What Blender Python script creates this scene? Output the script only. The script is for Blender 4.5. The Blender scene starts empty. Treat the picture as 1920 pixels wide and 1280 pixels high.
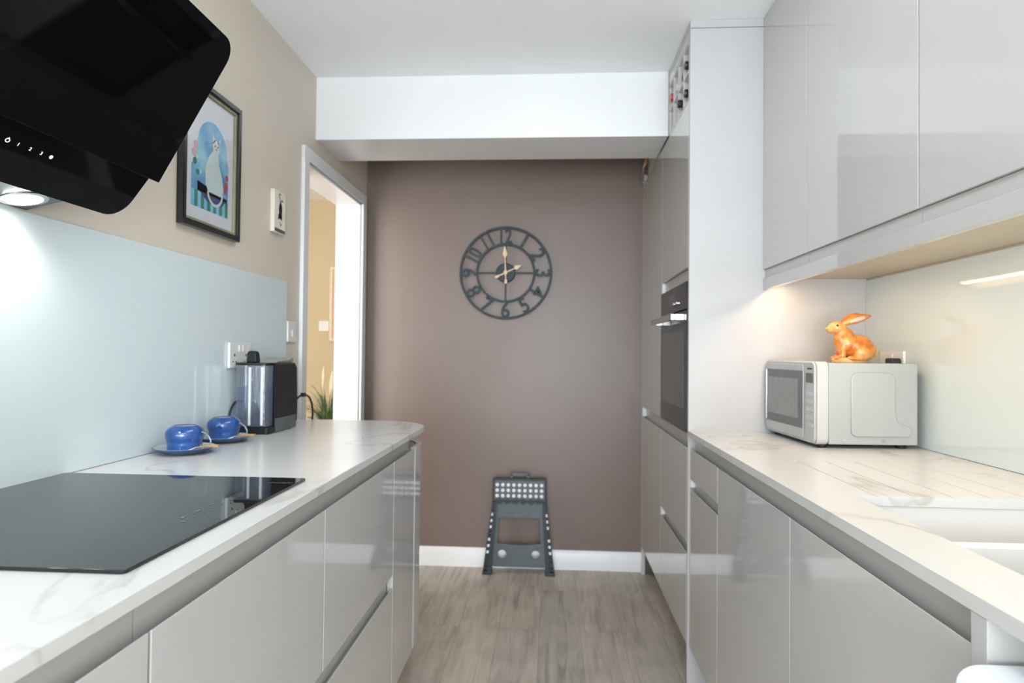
import bpy, bmesh, math, random
from mathutils import Vector, Matrix
random.seed(7)
C = bpy.context.scene.collection
SC = bpy.context.scene
PI = math.pi

# ------------------------------------------------------------------ camera
cam_d = bpy.data.cameras.new('camera')
cam = bpy.data.objects.new('camera', cam_d); C.objects.link(cam)
YAW, PITCH, ROLL, CAMH = 0.0632, 0.0173, 0.0102, 1.2099
cam_d.sensor_width = 36.0
cam_d.lens = 1193.07 * 36.0 / 1920.0
cam_d.clip_start = 0.02
cam.matrix_world = (Matrix.Translation((0, 0, CAMH)) @ Matrix.Rotation(YAW, 4, 'Z')
                    @ Matrix.Rotation(PI / 2 + PITCH, 4, 'X') @ Matrix.Rotation(ROLL, 4, 'Z'))
cam_d.dof.use_dof = True
cam_d.dof.focus_distance = 1.15
cam_d.dof.aperture_fstop = 5.2
SC.camera = cam

# ------------------------------------------------------------------ world, exposure, large lights
SC.view_settings.view_transform = 'Standard'
SC.view_settings.look = 'None'
SC.view_settings.gamma = 1.0
SC.view_settings.use_curve_mapping = False
SC.view_settings.exposure = 0.74
w = bpy.data.worlds.new('daylight'); SC.world = w; w.use_nodes = True
w.node_tree.nodes['Background'].inputs[0].default_value = (0.80, 0.90, 1.0, 1)
w.node_tree.nodes['Background'].inputs[1].default_value = 1.5

def area(name, loc, rot, sx, sy, power, col, spread=PI):
    d = bpy.data.lights.new(name, 'AREA'); d.shape = 'RECTANGLE'; d.size = sx; d.size_y = sy
    d.energy = power; d.color = col; d.spread = spread
    o = bpy.data.objects.new(name, d); C.objects.link(o)
    o.location = loc; o.rotation_euler = rot
    return o
area('window_daylight', (0.03, -3.10, 1.15), (PI / 2 + .5, 0, 0), 2.0, 2.0, 132, (0.87, 0.945, 1.0))
area('unseen_ceiling_fill', (0.03, -1.2, 2.40), (0, 0, 0), 1.2, 1.2, 9, (0.90, 0.96, 1.0))  # added fill lamp behind the camera, without a fitting
area('unseen_ceiling_fill', (0.0, 1.35, 2.42), (0, 0, 0), .5, 1.2, 6, (0.90, 0.96, 1.0))  # second added fill, over the aisle and above the view
area('hall_daylight', (-2.1, 2.0, 1.35), (PI / 2, 0, 0), 1.3, 1.9, 36, (1.0, 0.97, 0.93))

# ------------------------------------------------------------------ materials
MATS = {}
def mat(name, col, rough=0.5, metal=0.0, spec=0.5, coat=0.0, coat_rough=0.03, emis=None, es=0.0, ior=1.5, trans=0.0):
    m = bpy.data.materials.new(name); m.use_nodes = True
    b = m.node_tree.nodes['Principled BSDF']
    b.inputs['Base Color'].default_value = (*col, 1)
    b.inputs['Roughness'].default_value = rough
    b.inputs['Metallic'].default_value = metal
    b.inputs['Specular IOR Level'].default_value = spec
    b.inputs['Coat Weight'].default_value = coat
    b.inputs['Coat Roughness'].default_value = coat_rough
    b.inputs['IOR'].default_value = ior
    b.inputs['Transmission Weight'].default_value = trans
    if emis:
        b.inputs['Emission Color'].default_value = (*emis, 1)
        b.inputs['Emission Strength'].default_value = es
    MATS[name] = m
    return m
def nodes(m): return m.node_tree.nodes, m.node_tree.links, m.node_tree.nodes['Principled BSDF']
def noise_tint(m, c1, c2, scale=6.0, detail=4.0, bump=0.0, stretch=(1, 1, 1), lo=0.35, hi=0.65, rough=None):
    n, l, b = nodes(m)
    tc = n.new('ShaderNodeTexCoord'); mp = n.new('ShaderNodeMapping'); mp.inputs['Scale'].default_value = stretch
    nz = n.new('ShaderNodeTexNoise'); nz.inputs['Scale'].default_value = scale; nz.inputs['Detail'].default_value = detail
    cr = n.new('ShaderNodeValToRGB')
    cr.color_ramp.elements[0].position = lo; cr.color_ramp.elements[0].color = (*c1, 1)
    cr.color_ramp.elements[1].position = hi; cr.color_ramp.elements[1].color = (*c2, 1)
    l.new(tc.outputs['Object'], mp.inputs[0]); l.new(mp.outputs[0], nz.inputs['Vector'])
    l.new(nz.outputs['Fac'], cr.inputs[0]); l.new(cr.outputs[0], b.inputs['Base Color'])
    if bump:
        bp = n.new('ShaderNodeBump'); bp.inputs['Strength'].default_value = bump; bp.inputs['Distance'].default_value = 0.002
        l.new(nz.outputs['Fac'], bp.inputs['Height']); l.new(bp.outputs[0], b.inputs['Normal'])
    return m

ceil_m = noise_tint(mat('ceiling_paint', (.82, .83, .84), .8), (.89, .905, .925), (.91, .925, .945), 3)
wallp = noise_tint(mat('beige_paint', (.5, .45, .38), .55), (.64, .575, .49), (.655, .59, .505), 2.5)
brownp = mat('brown_silk_paint', (.2, .16, .14), .36, spec=.36)
noise_tint(brownp, (.172, .131, .115), (.187, .144, .127), 2.0)
hallp = noise_tint(mat('golden_beige_paint', (.6, .48, .3), .7), (.55, .45, .30), (.58, .48, .33), 2.0)
white_p = noise_tint(mat('white_gloss_paint', (.76, .77, .79), .35), (.745, .75, .76), (.765, .77, .78), 3)
gloss = noise_tint(mat('cashmere_gloss', (.44, .42, .405), .06, spec=.5, coat=.35, coat_rough=.02), (.515, .507, .502), (.525, .517, .512), 1.5)
gloss_pale = mat('pale_gloss_panel', (.66, .645, .64), .10, spec=.14); noise_tint(gloss_pale, (.475, .465, .468), (.49, .48, .483), 1.5)
rail_m = mat('handle_rail_satin', (.40, .385, .37), .3); noise_tint(rail_m, (.48, .47, .46), (.49, .48, .47), 2)
carc = mat('carcass_white', (.62, .61, .61), .45); noise_tint(carc, (.60, .59, .59), (.64, .63, .63), 4)
lit_end_trim_m = mat('lit_rail_end_and_pale_trim', (.75, .77, .78), .3); noise_tint(lit_end_trim_m, (.74, .76, .77), (.77, .79, .8), 6)  # near-white: light caught on rail ends put into the colour; also foil, tank rib
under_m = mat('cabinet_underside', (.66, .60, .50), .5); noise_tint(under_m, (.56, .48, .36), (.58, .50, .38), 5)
glass_l = mat('pale_blue_back_painted_glass', (.60, .66, .67), .05, spec=.5, coat=.2); noise_tint(glass_l, (.63, .71, .735), (.64, .72, .745), 1.2)
black_g = mat('black_glass', (.002, .0025, .003), .04, spec=.12); noise_tint(black_g, (.0018, .0022, .0026), (.0026, .003, .0034), 3)
black_m = mat('black_metal', (.015, .016, .017), .4, spec=.3); noise_tint(black_m, (.014, .015, .016), (.018, .019, .02), 8)
steel = mat('brushed_steel', (.62, .62, .60), .25, metal=1.0); noise_tint(steel, (.58, .58, .56), (.66, .66, .64), 30, stretch=(1, 12, 1))
grey_metal = mat('grey_metal', (.16, .18, .19), .45, metal=.6); noise_tint(grey_metal, (.15, .17, .18), (.18, .2, .21), 12)
white_pl = mat('white_plastic', (.82, .82, .82), .3); noise_tint(white_pl, (.72, .72, .72), (.75, .75, .75), 5)
silver_pl = mat('silver_plastic', (.42, .43, .42), .3, metal=.15); noise_tint(silver_pl, (.42, .43, .42), (.45, .46, .45), 20)
white_enam = mat('white_enamel', (.60, .61, .60), .25, coat=.2); noise_tint(white_enam, (.38, .40, .395), (.395, .415, .41), 5)
appl = mat('appliance_white', (.78, .83, .87), .25, coat=.3); noise_tint(appl, (.78, .83, .87), (.8, .85, .88), 5)
cer = mat('white_ceramic', (.72, .71, .70), .15, coat=.2); noise_tint(cer, (.68, .675, .67), (.70, .695, .69), 3)
blue_c = mat('blue_glazed_ceramic', (.02, .09, .40), .08, coat=.6); noise_tint(blue_c, (.006, .055, .235), (.012, .08, .31), 14)
blue_s = mat('slate_blue_glaze', (.03, .10, .24), .12, coat=.4); noise_tint(blue_s, (.018, .065, .18), (.028, .09, .22), 14)
blue_h = mat('grey_blue_handle_glaze', (.2, .24, .3), .15, coat=.5); noise_tint(blue_h, (.16, .20, .27), (.24, .28, .34), 30)
pale_in = mat('pale_grey_glaze', (.55, .58, .62), .2); noise_tint(pale_in, (.53, .56, .6), (.58, .6, .64), 9)
gold = mat('gold_metal', (.85, .55, .24), .3, metal=.85); noise_tint(gold, (.83, .53, .22), (.9, .6, .28), 20)
chrome = mat('chrome', (.7, .72, .75), .12, metal=1.0); noise_tint(chrome, (.68, .7, .73), (.74, .76, .79), 20)
clock_gold = mat('satin_pale_gold', (.62, .46, .30), .45); noise_tint(clock_gold, (.58, .42, .26), (.68, .52, .36), 30)
clockm = mat('dark_blue_grey_metal', (.05, .07, .08), .55, spec=.25); noise_tint(clockm, (.030, .040, .046), (.046, .060, .068), 25)
dark_pl = mat('charcoal_plastic', (.045, .058, .066), .45, spec=.3); noise_tint(dark_pl, (.008, .012, .015), (.015, .021, .025), 40, bump=.1)
mid_pl = mat('slate_plastic', (.10, .125, .14), .45); noise_tint(mid_pl, (.032, .046, .055), (.048, .064, .074), 50, bump=.1)
dot_m = mat('pale_rubber_dots', (.68, .70, .74), .5); noise_tint(dot_m, (.66, .68, .72), (.72, .74, .78), 20)
cable = mat('black_rubber', (.012, .013, .014), .4); noise_tint(cable, (.012, .013, .014), (.016, .017, .018), 20)
gunmet = mat('black_textured_plastic', (.018, .02, .022), .35, spec=.22); noise_tint(gunmet, (.010, .011, .013), (.014, .015, .017), 60, bump=.05)
leaf = mat('grass_green', (.06, .12, .035), .5); noise_tint(leaf, (.035, .075, .02), (.11, .19, .06), 30)
plume = mat('cream_plume', (.75, .68, .48), .8); noise_tint(plume, (.7, .62, .42), (.8, .74, .56), 60)
lit = mat('hood_lamp_lens', (1, 1, 1), .3, emis=(1, .97, .9), es=12)
led = mat('warm_led_strip', (1, .9, .7), .3, emis=(1, .72, .42), es=6)
mark_lit = mat('lit_touch_symbol', (1, 1, 1), .4, emis=(.9, .95, 1), es=.45)
mark_hot = mat('bright_touch_symbol', (1, 1, 1), .4, emis=(.75, .85, 1), es=1.3)
mark_grey = mat('printed_grey_mark', (.13, .135, .14), .1); noise_tint(mark_grey, (.13, .135, .14), (.15, .155, .16), 30)
frame_b = mat('black_frame_wood', (.012, .014, .018), .3, coat=.3); noise_tint(frame_b, (.012, .014, .018), (.018, .02, .026), 20)
olive = mat('olive_gilt', (.33, .33, .20), .35, metal=.3); noise_tint(olive, (.30, .30, .18), (.38, .38, .24), 20)
cream = mat('cream_board', (.78, .74, .64), .6); noise_tint(cream, (.74, .70, .60), (.80, .76, .66), 20)
paper = mat('white_mount', (.72, .72, .75), .7); noise_tint(paper, (.70, .70, .73), (.74, .74, .77), 3)
p_blue = mat('print_blue', (.12, .42, .62), .6); noise_tint(p_blue, (.05, .27, .55), (.36, .66, .78), 9)
p_navy = mat('print_navy', (.03, .06, .18), .6); noise_tint(p_navy, (.025, .05, .15), (.05, .09, .24), 15)
p_green = mat('print_green', (.04, .22, .14), .6); noise_tint(p_green, (.03, .18, .10), (.06, .28, .2), 15)
p_cyan = mat('print_cyan', (.2, .55, .75), .6); noise_tint(p_cyan, (.16, .5, .7), (.3, .62, .8), 15)
p_red = mat('print_red', (.5, .05, .08), .6); noise_tint(p_red, (.42, .03, .06), (.62, .12, .16), 40)
p_pink = mat('print_pink', (.72, .42, .40), .6); noise_tint(p_pink, (.75, .5, .3), (.7, .4, .5), 40)
p_cat = mat('print_pale', (.72, .75, .70), .6); noise_tint(p_cat, (.70, .72, .66), (.62, .74, .76), 25)
ink = mat('black_ink', (.01, .009, .012), .6); noise_tint(ink, (.01, .009, .012), (.02, .018, .02), 30)
silver_btn = mat('pale_button_plastic', (.50, .51, .52), .4); noise_tint(silver_btn, (.49, .50, .51), (.53, .54, .55), 20)
mw_white = mat('warm_white_plastic', (.5, .49, .48), .35); noise_tint(mw_white, (.50, .49, .48), (.52, .51, .50), 5)
mw_glass = mat('microwave_window_glass', (.20, .20, .20), .12); noise_tint(mw_glass, (.19, .19, .19), (.22, .22, .22), 60)
mw_dark = mat('microwave_window_border', (.09, .09, .095), .2); noise_tint(mw_dark, (.085, .085, .09), (.1, .1, .105), 10)
lcd = mat('grey_display', (.06, .065, .06), .2); noise_tint(lcd, (.06, .065, .06), (.07, .075, .07), 10)
oven_gl = mat('oven_glass', (.02, .023, .025), .06, spec=.15); noise_tint(oven_gl, (.02, .023, .025), (.026, .029, .031), 5)
oven_win = mat('oven_window', (.055, .058, .055), .12, spec=.3); noise_tint(oven_win, (.06, .064, .06), (.07, .074, .07), 5)
red_foil = mat('red_foil', (.5, .05, .04), .35); noise_tint(red_foil, (.45, .04, .035), (.55, .07, .05), 20)
navy_foil = mat('navy_foil', (.01, .012, .03), .35); noise_tint(navy_foil, (.009, .011, .027), (.015, .018, .04), 20)
green_glass = mat('dark_bottle_glass', (.012, .03, .015), .08); noise_tint(green_glass, (.01, .026, .012), (.016, .036, .02), 10)
rack_in = mat('rack_panel', (.62, .61, .60), .35); noise_tint(rack_in, (.61, .60, .59), (.64, .63, .62), 5)

# clear glass for tank and window, water
def clear(name, col, ior=1.45, rough=0.02, refract_tint=0.0):
    m = bpy.data.materials.new(name); m.use_nodes = True
    n, l = m.node_tree.nodes, m.node_tree.links
    for x in list(n): n.remove(x)
    o = n.new('ShaderNodeOutputMaterial'); mx = n.new('ShaderNodeMixShader'); t = n.new('ShaderNodeBsdfTransparent')
    g = n.new('ShaderNodeBsdfGlossy'); lw = n.new('ShaderNodeLayerWeight'); lw.inputs[0].default_value = .5
    pw_ = n.new('ShaderNodeMath'); pw_.operation = 'POWER'; pw_.inputs[1].default_value = 5
    f = n.new('ShaderNodeMath'); f.operation = 'MULTIPLY_ADD'; f.inputs[1].default_value = .9; f.inputs[2].default_value = ((ior - 1) / (ior + 1)) ** 2
    l.new(lw.outputs['Facing'], pw_.inputs[0]); l.new(pw_.outputs[0], f.inputs[0])
    t.inputs[0].default_value = (*col, 1); g.inputs['Roughness'].default_value = rough
    nz = n.new('ShaderNodeTexNoise'); nz.inputs['Scale'].default_value = 9
    bp = n.new('ShaderNodeBump'); bp.inputs['Strength'].default_value = .15; bp.inputs['Distance'].default_value = .01
    l.new(nz.outputs[0], bp.inputs['Height']); l.new(bp.outputs[0], g.inputs['Normal'])
    l.new(f.outputs[0], mx.inputs[0]); l.new(t.outputs[0], mx.inputs[1]); l.new(g.outputs[0], mx.inputs[2]); df = n.new('ShaderNodeBsdfDiffuse'); df.inputs[0].default_value = (.62, .70, .86, 1); m2 = n.new('ShaderNodeMixShader'); m2.inputs[0].default_value = refract_tint  # pale blue diffuse stands in for surroundings refracted by the tank
    l.new(mx.outputs[0], m2.inputs[1]); l.new(df.outputs[0], m2.inputs[2]); l.new(m2.outputs[0], o.inputs[0])
    MATS[name] = m; return m
tank_m = clear('clear_tank_plastic', (.93, .95, .98), 1.7, .05, .09)
pane_m = clear('window_pane', (.97, .98, .99), 1.45)

# marble worktop: pale ground with thin brown-grey veins
def marble():
    m = mat('pale_marble_quartz', (.75, .74, .71), .28, coat=.15, coat_rough=.1)
    n, l, b = nodes(m)
    tc = n.new('ShaderNodeTexCoord')
    mp = n.new('ShaderNodeMapping'); mp.inputs['Rotation'].default_value = (0, 0, .5); mp.inputs['Scale'].default_value = (1.2, .55, 1)
    mp.inputs['Location'].default_value = (.37, .22, 0)
    wr = n.new('ShaderNodeTexNoise'); wr.inputs['Scale'].default_value = 2.2; wr.inputs['Detail'].default_value = 5; wr.inputs['Distortion'].default_value = .8
    sub = n.new('ShaderNodeMath'); sub.operation = 'SUBTRACT'; sub.inputs[1].default_value = .5
    ab = n.new('ShaderNodeMath'); ab.operation = 'ABSOLUTE'
    cr = n.new('ShaderNodeValToRGB'); e = cr.color_ramp.elements
    e[0].position = 0; e[0].color = (1, 1, 1, 1); e[1].position = .016; e[1].color = (0, 0, 0, 1)
    msk = n.new('ShaderNodeTexNoise'); msk.inputs['Scale'].default_value = 2.3; msk.inputs['Detail'].default_value = 2
    mr = n.new('ShaderNodeValToRGB'); mr.color_ramp.elements[0].position = .44; mr.color_ramp.elements[1].position = .58
    mul = n.new('ShaderNodeMath'); mul.operation = 'MULTIPLY'
    cl = n.new('ShaderNodeTexNoise'); cl.inputs['Scale'].default_value = 4; cl.inputs['Detail'].default_value = 6
    cc = n.new('ShaderNodeValToRGB'); cc.color_ramp.elements[0].color = (.59, .595, .585, 1); cc.color_ramp.elements[0].position = .34
    cc.color_ramp.elements[1].color = (.615, .615, .607, 1); cc.color_ramp.elements[1].position = .52
    mx = n.new('ShaderNodeMixRGB'); mx.inputs[2].default_value = (.26, .22, .15, 1)
    k = n.new('ShaderNodeMath'); k.operation = 'MULTIPLY'; k.inputs[1].default_value = .55
    l.new(tc.outputs['Object'], mp.inputs[0])
    for x in (wr, msk, cl): l.new(mp.outputs[0], x.inputs['Vector'])
    l.new(wr.outputs['Fac'], sub.inputs[0]); l.new(sub.outputs[0], ab.inputs[0]); l.new(ab.outputs[0], cr.inputs[0])
    l.new(msk.outputs['Fac'], mr.inputs[0]); l.new(cr.outputs[0], mul.inputs[0]); l.new(mr.outputs[0], mul.inputs[1])
    l.new(mul.outputs[0], k.inputs[0]); l.new(cl.outputs['Fac'], cc.inputs[0]); l.new(cc.outputs[0], mx.inputs[1])
    l.new(k.outputs[0], mx.inputs[0]); l.new(mx.outputs[0], b.inputs['Base Color'])
    return m
marble_m = marble()

def planks():
    m = mat('grey_brown_wood_planks', (.25, .21, .17), .38)
    n, l, b = nodes(m)
    tc = n.new('ShaderNodeTexCoord')
    mp = n.new('ShaderNodeMapping'); mp.inputs['Rotation'].default_value = (0, 0, PI / 2); mp.inputs['Location'].default_value = (.31, .045, 0)
    br = n.new('ShaderNodeTexBrick'); br.offset = .37; br.inputs['Scale'].default_value = 1
    br.inputs['Brick Width'].default_value = 1.25; br.inputs['Row Height'].default_value = .178
    br.inputs['Mortar Size'].default_value = .0012; br.inputs['Mortar Smooth'].default_value = .2
    br.inputs['Color1'].default_value = (0, 0, 0, 1); br.inputs['Color2'].default_value = (1, 1, 1, 1); br.inputs['Mortar'].default_value = (.5, .5, .5, 1)
    l.new(tc.outputs['Object'], mp.inputs[0]); l.new(mp.outputs[0], br.inputs['Vector'])
    # grain stretched along the plank, shifted per plank
    cmb = n.new('ShaderNodeVectorMath'); cmb.operation = 'MULTIPLY_ADD'; cmb.inputs[1].default_value = (3, 7, 5)
    sx = n.new('ShaderNodeMapping'); sx.inputs['Scale'].default_value = (26, 2.2, 1)
    l.new(tc.outputs['Object'], sx.inputs[0]); l.new(br.outputs['Color'], cmb.inputs[0]); l.new(sx.outputs[0], cmb.inputs[2])
    g = n.new('ShaderNodeTexNoise'); g.inputs['Scale'].default_value = 1.0; g.inputs['Detail'].default_value = 8; g.inputs['Distortion'].default_value = 1.4
    l.new(cmb.outputs[0], g.inputs['Vector'])
    g2 = n.new('ShaderNodeTexNoise'); g2.inputs['Scale'].default_value = 5; g2.inputs['Detail'].default_value = 3
    l.new(tc.outputs['Object'], g2.inputs['Vector'])
    cr = n.new('ShaderNodeValToRGB'); e = cr.color_ramp.elements
    e[0].position = .30; e[0].color = (.325, .288, .245, 1); e[1].position = .64; e[1].color = (.52, .47, .412, 1)
    x = e.new(.45); x.color = (.44, .394, .342, 1)
    l.new(g.outputs['Fac'], cr.inputs[0])
    t = n.new('ShaderNodeMixRGB'); t.blend_type = 'MULTIPLY'; t.inputs[0].default_value = 1
    tr_ = n.new('ShaderNodeValToRGB'); tr_.color_ramp.elements[0].color = (.90, .92, .92, 1); tr_.color_ramp.elements[1].color = (1.06, 1.03, 1.01, 1)
    l.new(br.outputs['Color'], tr_.inputs[0]); l.new(cr.outputs[0], t.inputs[1]); l.new(tr_.outputs[0], t.inputs[2])
    t2 = n.new('ShaderNodeMixRGB'); t2.blend_type = 'MULTIPLY'; t2.inputs[0].default_value = 1
    r2 = n.new('ShaderNodeValToRGB'); r2.color_ramp.elements[0].color = (.88, .88, .88, 1); r2.color_ramp.elements[0].position = .35; r2.color_ramp.elements[1].position = .6; r2.color_ramp.elements[1].color = (1.04, 1.04, 1.04, 1)
    l.new(g2.outputs['Fac'], r2.inputs[0]); l.new(t.outputs[0], t2.inputs[1]); l.new(r2.outputs[0], t2.inputs[2])
    sm = n.new('ShaderNodeMixRGB'); sm.inputs[2].default_value = (.10, .085, .07, 1)
    fm = n.new('ShaderNodeMath'); fm.operation = 'MULTIPLY'; fm.inputs[1].default_value = .4
    l.new(br.outputs['Fac'], fm.inputs[0]); l.new(fm.outputs[0], sm.inputs[0]); l.new(t2.outputs[0], sm.inputs[1])
    l.new(sm.outputs[0], b.inputs['Base Color'])
    bp = n.new('ShaderNodeBump'); bp.inputs['Strength'].default_value = .15; bp.inputs['Distance'].default_value = .002
    l.new(g.outputs['Fac'], bp.inputs['Height']); l.new(bp.outputs[0], b.inputs['Normal'])
    return m
floor_m = planks()

def rabbit_mat():
    m = mat('orange_rabbit_glaze', (.8, .4, .1), .35, coat=.3)
    n, l, b = nodes(m)
    tc = n.new('ShaderNodeTexCoord'); nz = n.new('ShaderNodeTexNoise'); nz.inputs['Scale'].default_value = 28; nz.inputs['Detail'].default_value = 5
    cr = n.new('ShaderNodeValToRGB'); e = cr.color_ramp.elements
    e[0].position = .38; e[0].color = (.50, .13, .02, 1); e[1].position = .66; e[1].color = (.68, .36, .11, 1)
    x = e.new(.5); x.color = (.62, .24, .05, 1)
    l.new(tc.outputs['Object'], nz.inputs['Vector']); l.new(nz.outputs['Fac'], cr.inputs[0]); l.new(cr.outputs[0], b.inputs['Base Color'])
    return m
rab_m = rabbit_mat()
rab_pale = noise_tint(mat('yellow_cream_glaze', (.9, .7, .35), .35, coat=.3), (.62, .36, .13), (.72, .52, .27), 30)
rab_ear = noise_tint(mat('pinkish_grey_glaze', (.6, .45, .38), .4), (.55, .42, .36), (.68, .52, .42), 30)

def hob_mat():
    m = mat('hob_black_glass', (.006, .008, .009), .02, spec=.5)
    n, l, b = nodes(m)
    tc = n.new('ShaderNodeTexCoord')
    last = None
    for (cx, cy, r) in ((-.80, .93, .145), (-.93, 1.19, .09), (-.68, 1.20, .075)):
        v = n.new('ShaderNodeVectorMath'); v.operation = 'SUBTRACT'; v.inputs[1].default_value = (cx, cy, 0)
        mp = n.new('ShaderNodeVectorMath'); mp.operation = 'MULTIPLY'; mp.inputs[1].default_value = (1, 1, 0)
        ln = n.new('ShaderNodeVectorMath'); ln.operation = 'LENGTH'
        s = n.new('ShaderNodeMath'); s.operation = 'SUBTRACT'; s.inputs[1].default_value = r
        a = n.new('ShaderNodeMath'); a.operation = 'ABSOLUTE'
        c = n.new('ShaderNodeMath'); c.operation = 'LESS_THAN'; c.inputs[1].default_value = .0009
        l.new(tc.outputs['Object'], v.inputs[0]); l.new(v.outputs[0], mp.inputs[0]); l.new(mp.outputs[0], ln.inputs[0])
        l.new(ln.outputs['Value'], s.inputs[0]); l.new(s.outputs[0], a.inputs[0]); l.new(a.outputs[0], c.inputs[0])
        if last is None: last = c.outputs[0]
        else:
            mx = n.new('ShaderNodeMath'); mx.operation = 'MAXIMUM'; l.new(last, mx.inputs[0]); l.new(c.outputs[0], mx.inputs[1]); last = mx.outputs[0]
    m2 = n.new('ShaderNodeMixRGB'); m2.inputs[1].default_value = (.006, .008, .009, 1); m2.inputs[2].default_value = (.06, .065, .07, 1)
    l.new(last, m2.inputs[0]); l.new(m2.outputs[0], b.inputs['Base Color'])
    return m
hob_m = hob_mat()

# ------------------------------------------------------------------ mesh builder
class MB:
    def __init__(s): s.v = []; s.f = []; s.m = []
    def add(s, vs, fs, mi=0):
        b = len(s.v); s.v += [Vector(p) for p in vs]
        s.f += [[b + i for i in f] for f in fs]; s.m += [mi] * len(fs); return s
    def box(s, x0, x1, y0, y1, z0, z1, mi=0):
        vs = [(x, y, z) for x in (x0, x1) for y in (y0, y1) for z in (z0, z1)]
        return s.add(vs, [(0, 1, 3, 2), (4, 6, 7, 5), (0, 4, 5, 1), (2, 3, 7, 6), (0, 2, 6, 4), (1, 5, 7, 3)], mi)
    def prism(s, pts, a, b, axis='z', mi=0):
        # pts are 2D in the two other axes (x,y | x,z | y,z); extruded a..b along axis
        def P(p, t):
            return {'z': (p[0], p[1], t), 'y': (p[0], t, p[1]), 'x': (t, p[0], p[1])}[axis]
        n = len(pts); vs = [P(p, a) for p in pts] + [P(p, b) for p in pts]
        fs = [tuple(range(n)), tuple(range(2 * n - 1, n - 1, -1))] + [(i, (i + 1) % n, n + (i + 1) % n, n + i) for i in range(n)]
        return s.add(vs, fs, mi)
    def lathe(s, prof, c=(0, 0, 0), n=40, axis='z', mi=0, closed=False):
        vs = []; fs = []
        for (r, z) in prof:
            for k in range(n):
                a = 2 * PI * k / n
                p = (r * math.cos(a), r * math.sin(a), z)
                if axis == 'y': p = (p[0], p[2], p[1])
                if axis == 'x': p = (p[2], p[0], p[1])
                vs.append((p[0] + c[0], p[1] + c[1], p[2] + c[2]))
        m = len(prof)
        for i in range(m - 1 + (1 if closed else 0)):
            for k in range(n):
                j = (i + 1) % m
                fs.append((i * n + k, i * n + (k + 1) % n, j * n + (k + 1) % n, j * n + k))
        if not closed:
            if prof[0][0] > 1e-6: fs.append(tuple(range(n)))
            if prof[-1][0] > 1e-6: fs.append(tuple((m - 1) * n + k for k in range(n)))
        return s.add(vs, fs, mi)
    def cyl(s, c, r, h, axis='z', n=32, mi=0):
        return s.lathe([(r, 0), (r, h)], c, n, axis, mi)
    def tube(s, pts, r, n=10, mi=0, cap=True):
        pts = [Vector(p) for p in pts]; rs = r if isinstance(r, (list, tuple)) else [r] * len(pts)
        vs = []; fs = []
        up = Vector((0, 0, 1))
        t0 = (pts[1] - pts[0]).normalized()
        if abs(t0.dot(up)) > .95: up = Vector((1, 0, 0))
        u = t0.cross(up).normalized()
        for i, p in enumerate(pts):
            t = (pts[min(i + 1, len(pts) - 1)] - pts[max(i - 1, 0)]).normalized()
            u = (u - t * u.dot(t)).normalized(); w_ = t.cross(u)
            for k in range(n):
                a = 2 * PI * k / n
                vs.append(p + (u * math.cos(a) + w_ * math.sin(a)) * rs[i])
        for i in range(len(pts) - 1):
            for k in range(n):
                fs.append((i * n + k, i * n + (k + 1) % n, (i + 1) * n + (k + 1) % n, (i + 1) * n + k))
        if cap: fs += [tuple(range(n)), tuple((len(pts) - 1) * n + k for k in range(n))]
        return s.add(vs, fs, mi)
    def ell(s, c, r, n=20, m=12, mi=0, rot=None):
        vs = [];fs = []
        for i in range(m + 1):
            th = PI * i / m
            for k in range(n):
                a = 2 * PI * k / n
                p = Vector((r[0] * math.sin(th) * math.cos(a), r[1] * math.sin(th) * math.sin(a), r[2] * math.cos(th)))
                if rot: p = rot @ p
                vs.append(p + Vector(c))
        for i in range(m):
            for k in range(n): fs.append((i * n + k, i * n + (k + 1) % n, (i + 1) * n + (k + 1) % n, (i + 1) * n + k))
        return s.add(vs, fs, mi)
    def ringplate(s, cx, cz, r0, r1, y0, y1, n=64, mi=0):
        return s.lathe([(r0, y0), (r1, y0), (r1, y1), (r0, y1)], (cx, 0, cz), n, 'y', mi, closed=True)
    def holeplate(s, x0, x1, z0, z1, cx, cz, r, y0, y1, n=32, mi=0):
        # rectangular plate in xz with a round hole, thickness y0..y1
        inn = []; out = []
        for k in range(n):
            a = 2 * PI * (k + .5) / n; dx, dz = math.cos(a), math.sin(a)
            t = 1e9
            if dx > 1e-9: t = min(t, (x1 - cx) / dx)
            if dx < -1e-9: t = min(t, (x0 - cx) / dx)
            if dz > 1e-9: t = min(t, (z1 - cz) / dz)
            if dz < -1e-9: t = min(t, (z0 - cz) / dz)
            inn.append((cx + r * dx, cz + r * dz)); out.append([cx + t * dx, cz + t * dz])
        for (qx, qz) in ((x0, z0), (x0, z1), (x1, z0), (x1, z1)):
            k = min(range(n), key=lambda i: (out[i][0] - qx) ** 2 + (out[i][1] - qz) ** 2); out[k] = [qx, qz]
        vs = [(p[0], y0, p[1]) for p in inn] + [(p[0], y0, p[1]) for p in out] + [(p[0], y1, p[1]) for p in inn] + [(p[0], y1, p[1]) for p in out]
        fs = []
        for k in range(n):
            j = (k + 1) % n
            fs += [(k, j, n + j, n + k), (2 * n + k, 3 * n + k, 3 * n + j, 2 * n + j), (k, 2 * n + k, 2 * n + j, j), (n + k, n + j, 3 * n + j, 3 * n + k)]
        return s.add(vs, fs, mi)
    def xf(s, M, start=0):
        for i in range(start, len(s.v)): s.v[i] = M @ s.v[i]
        return s

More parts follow.
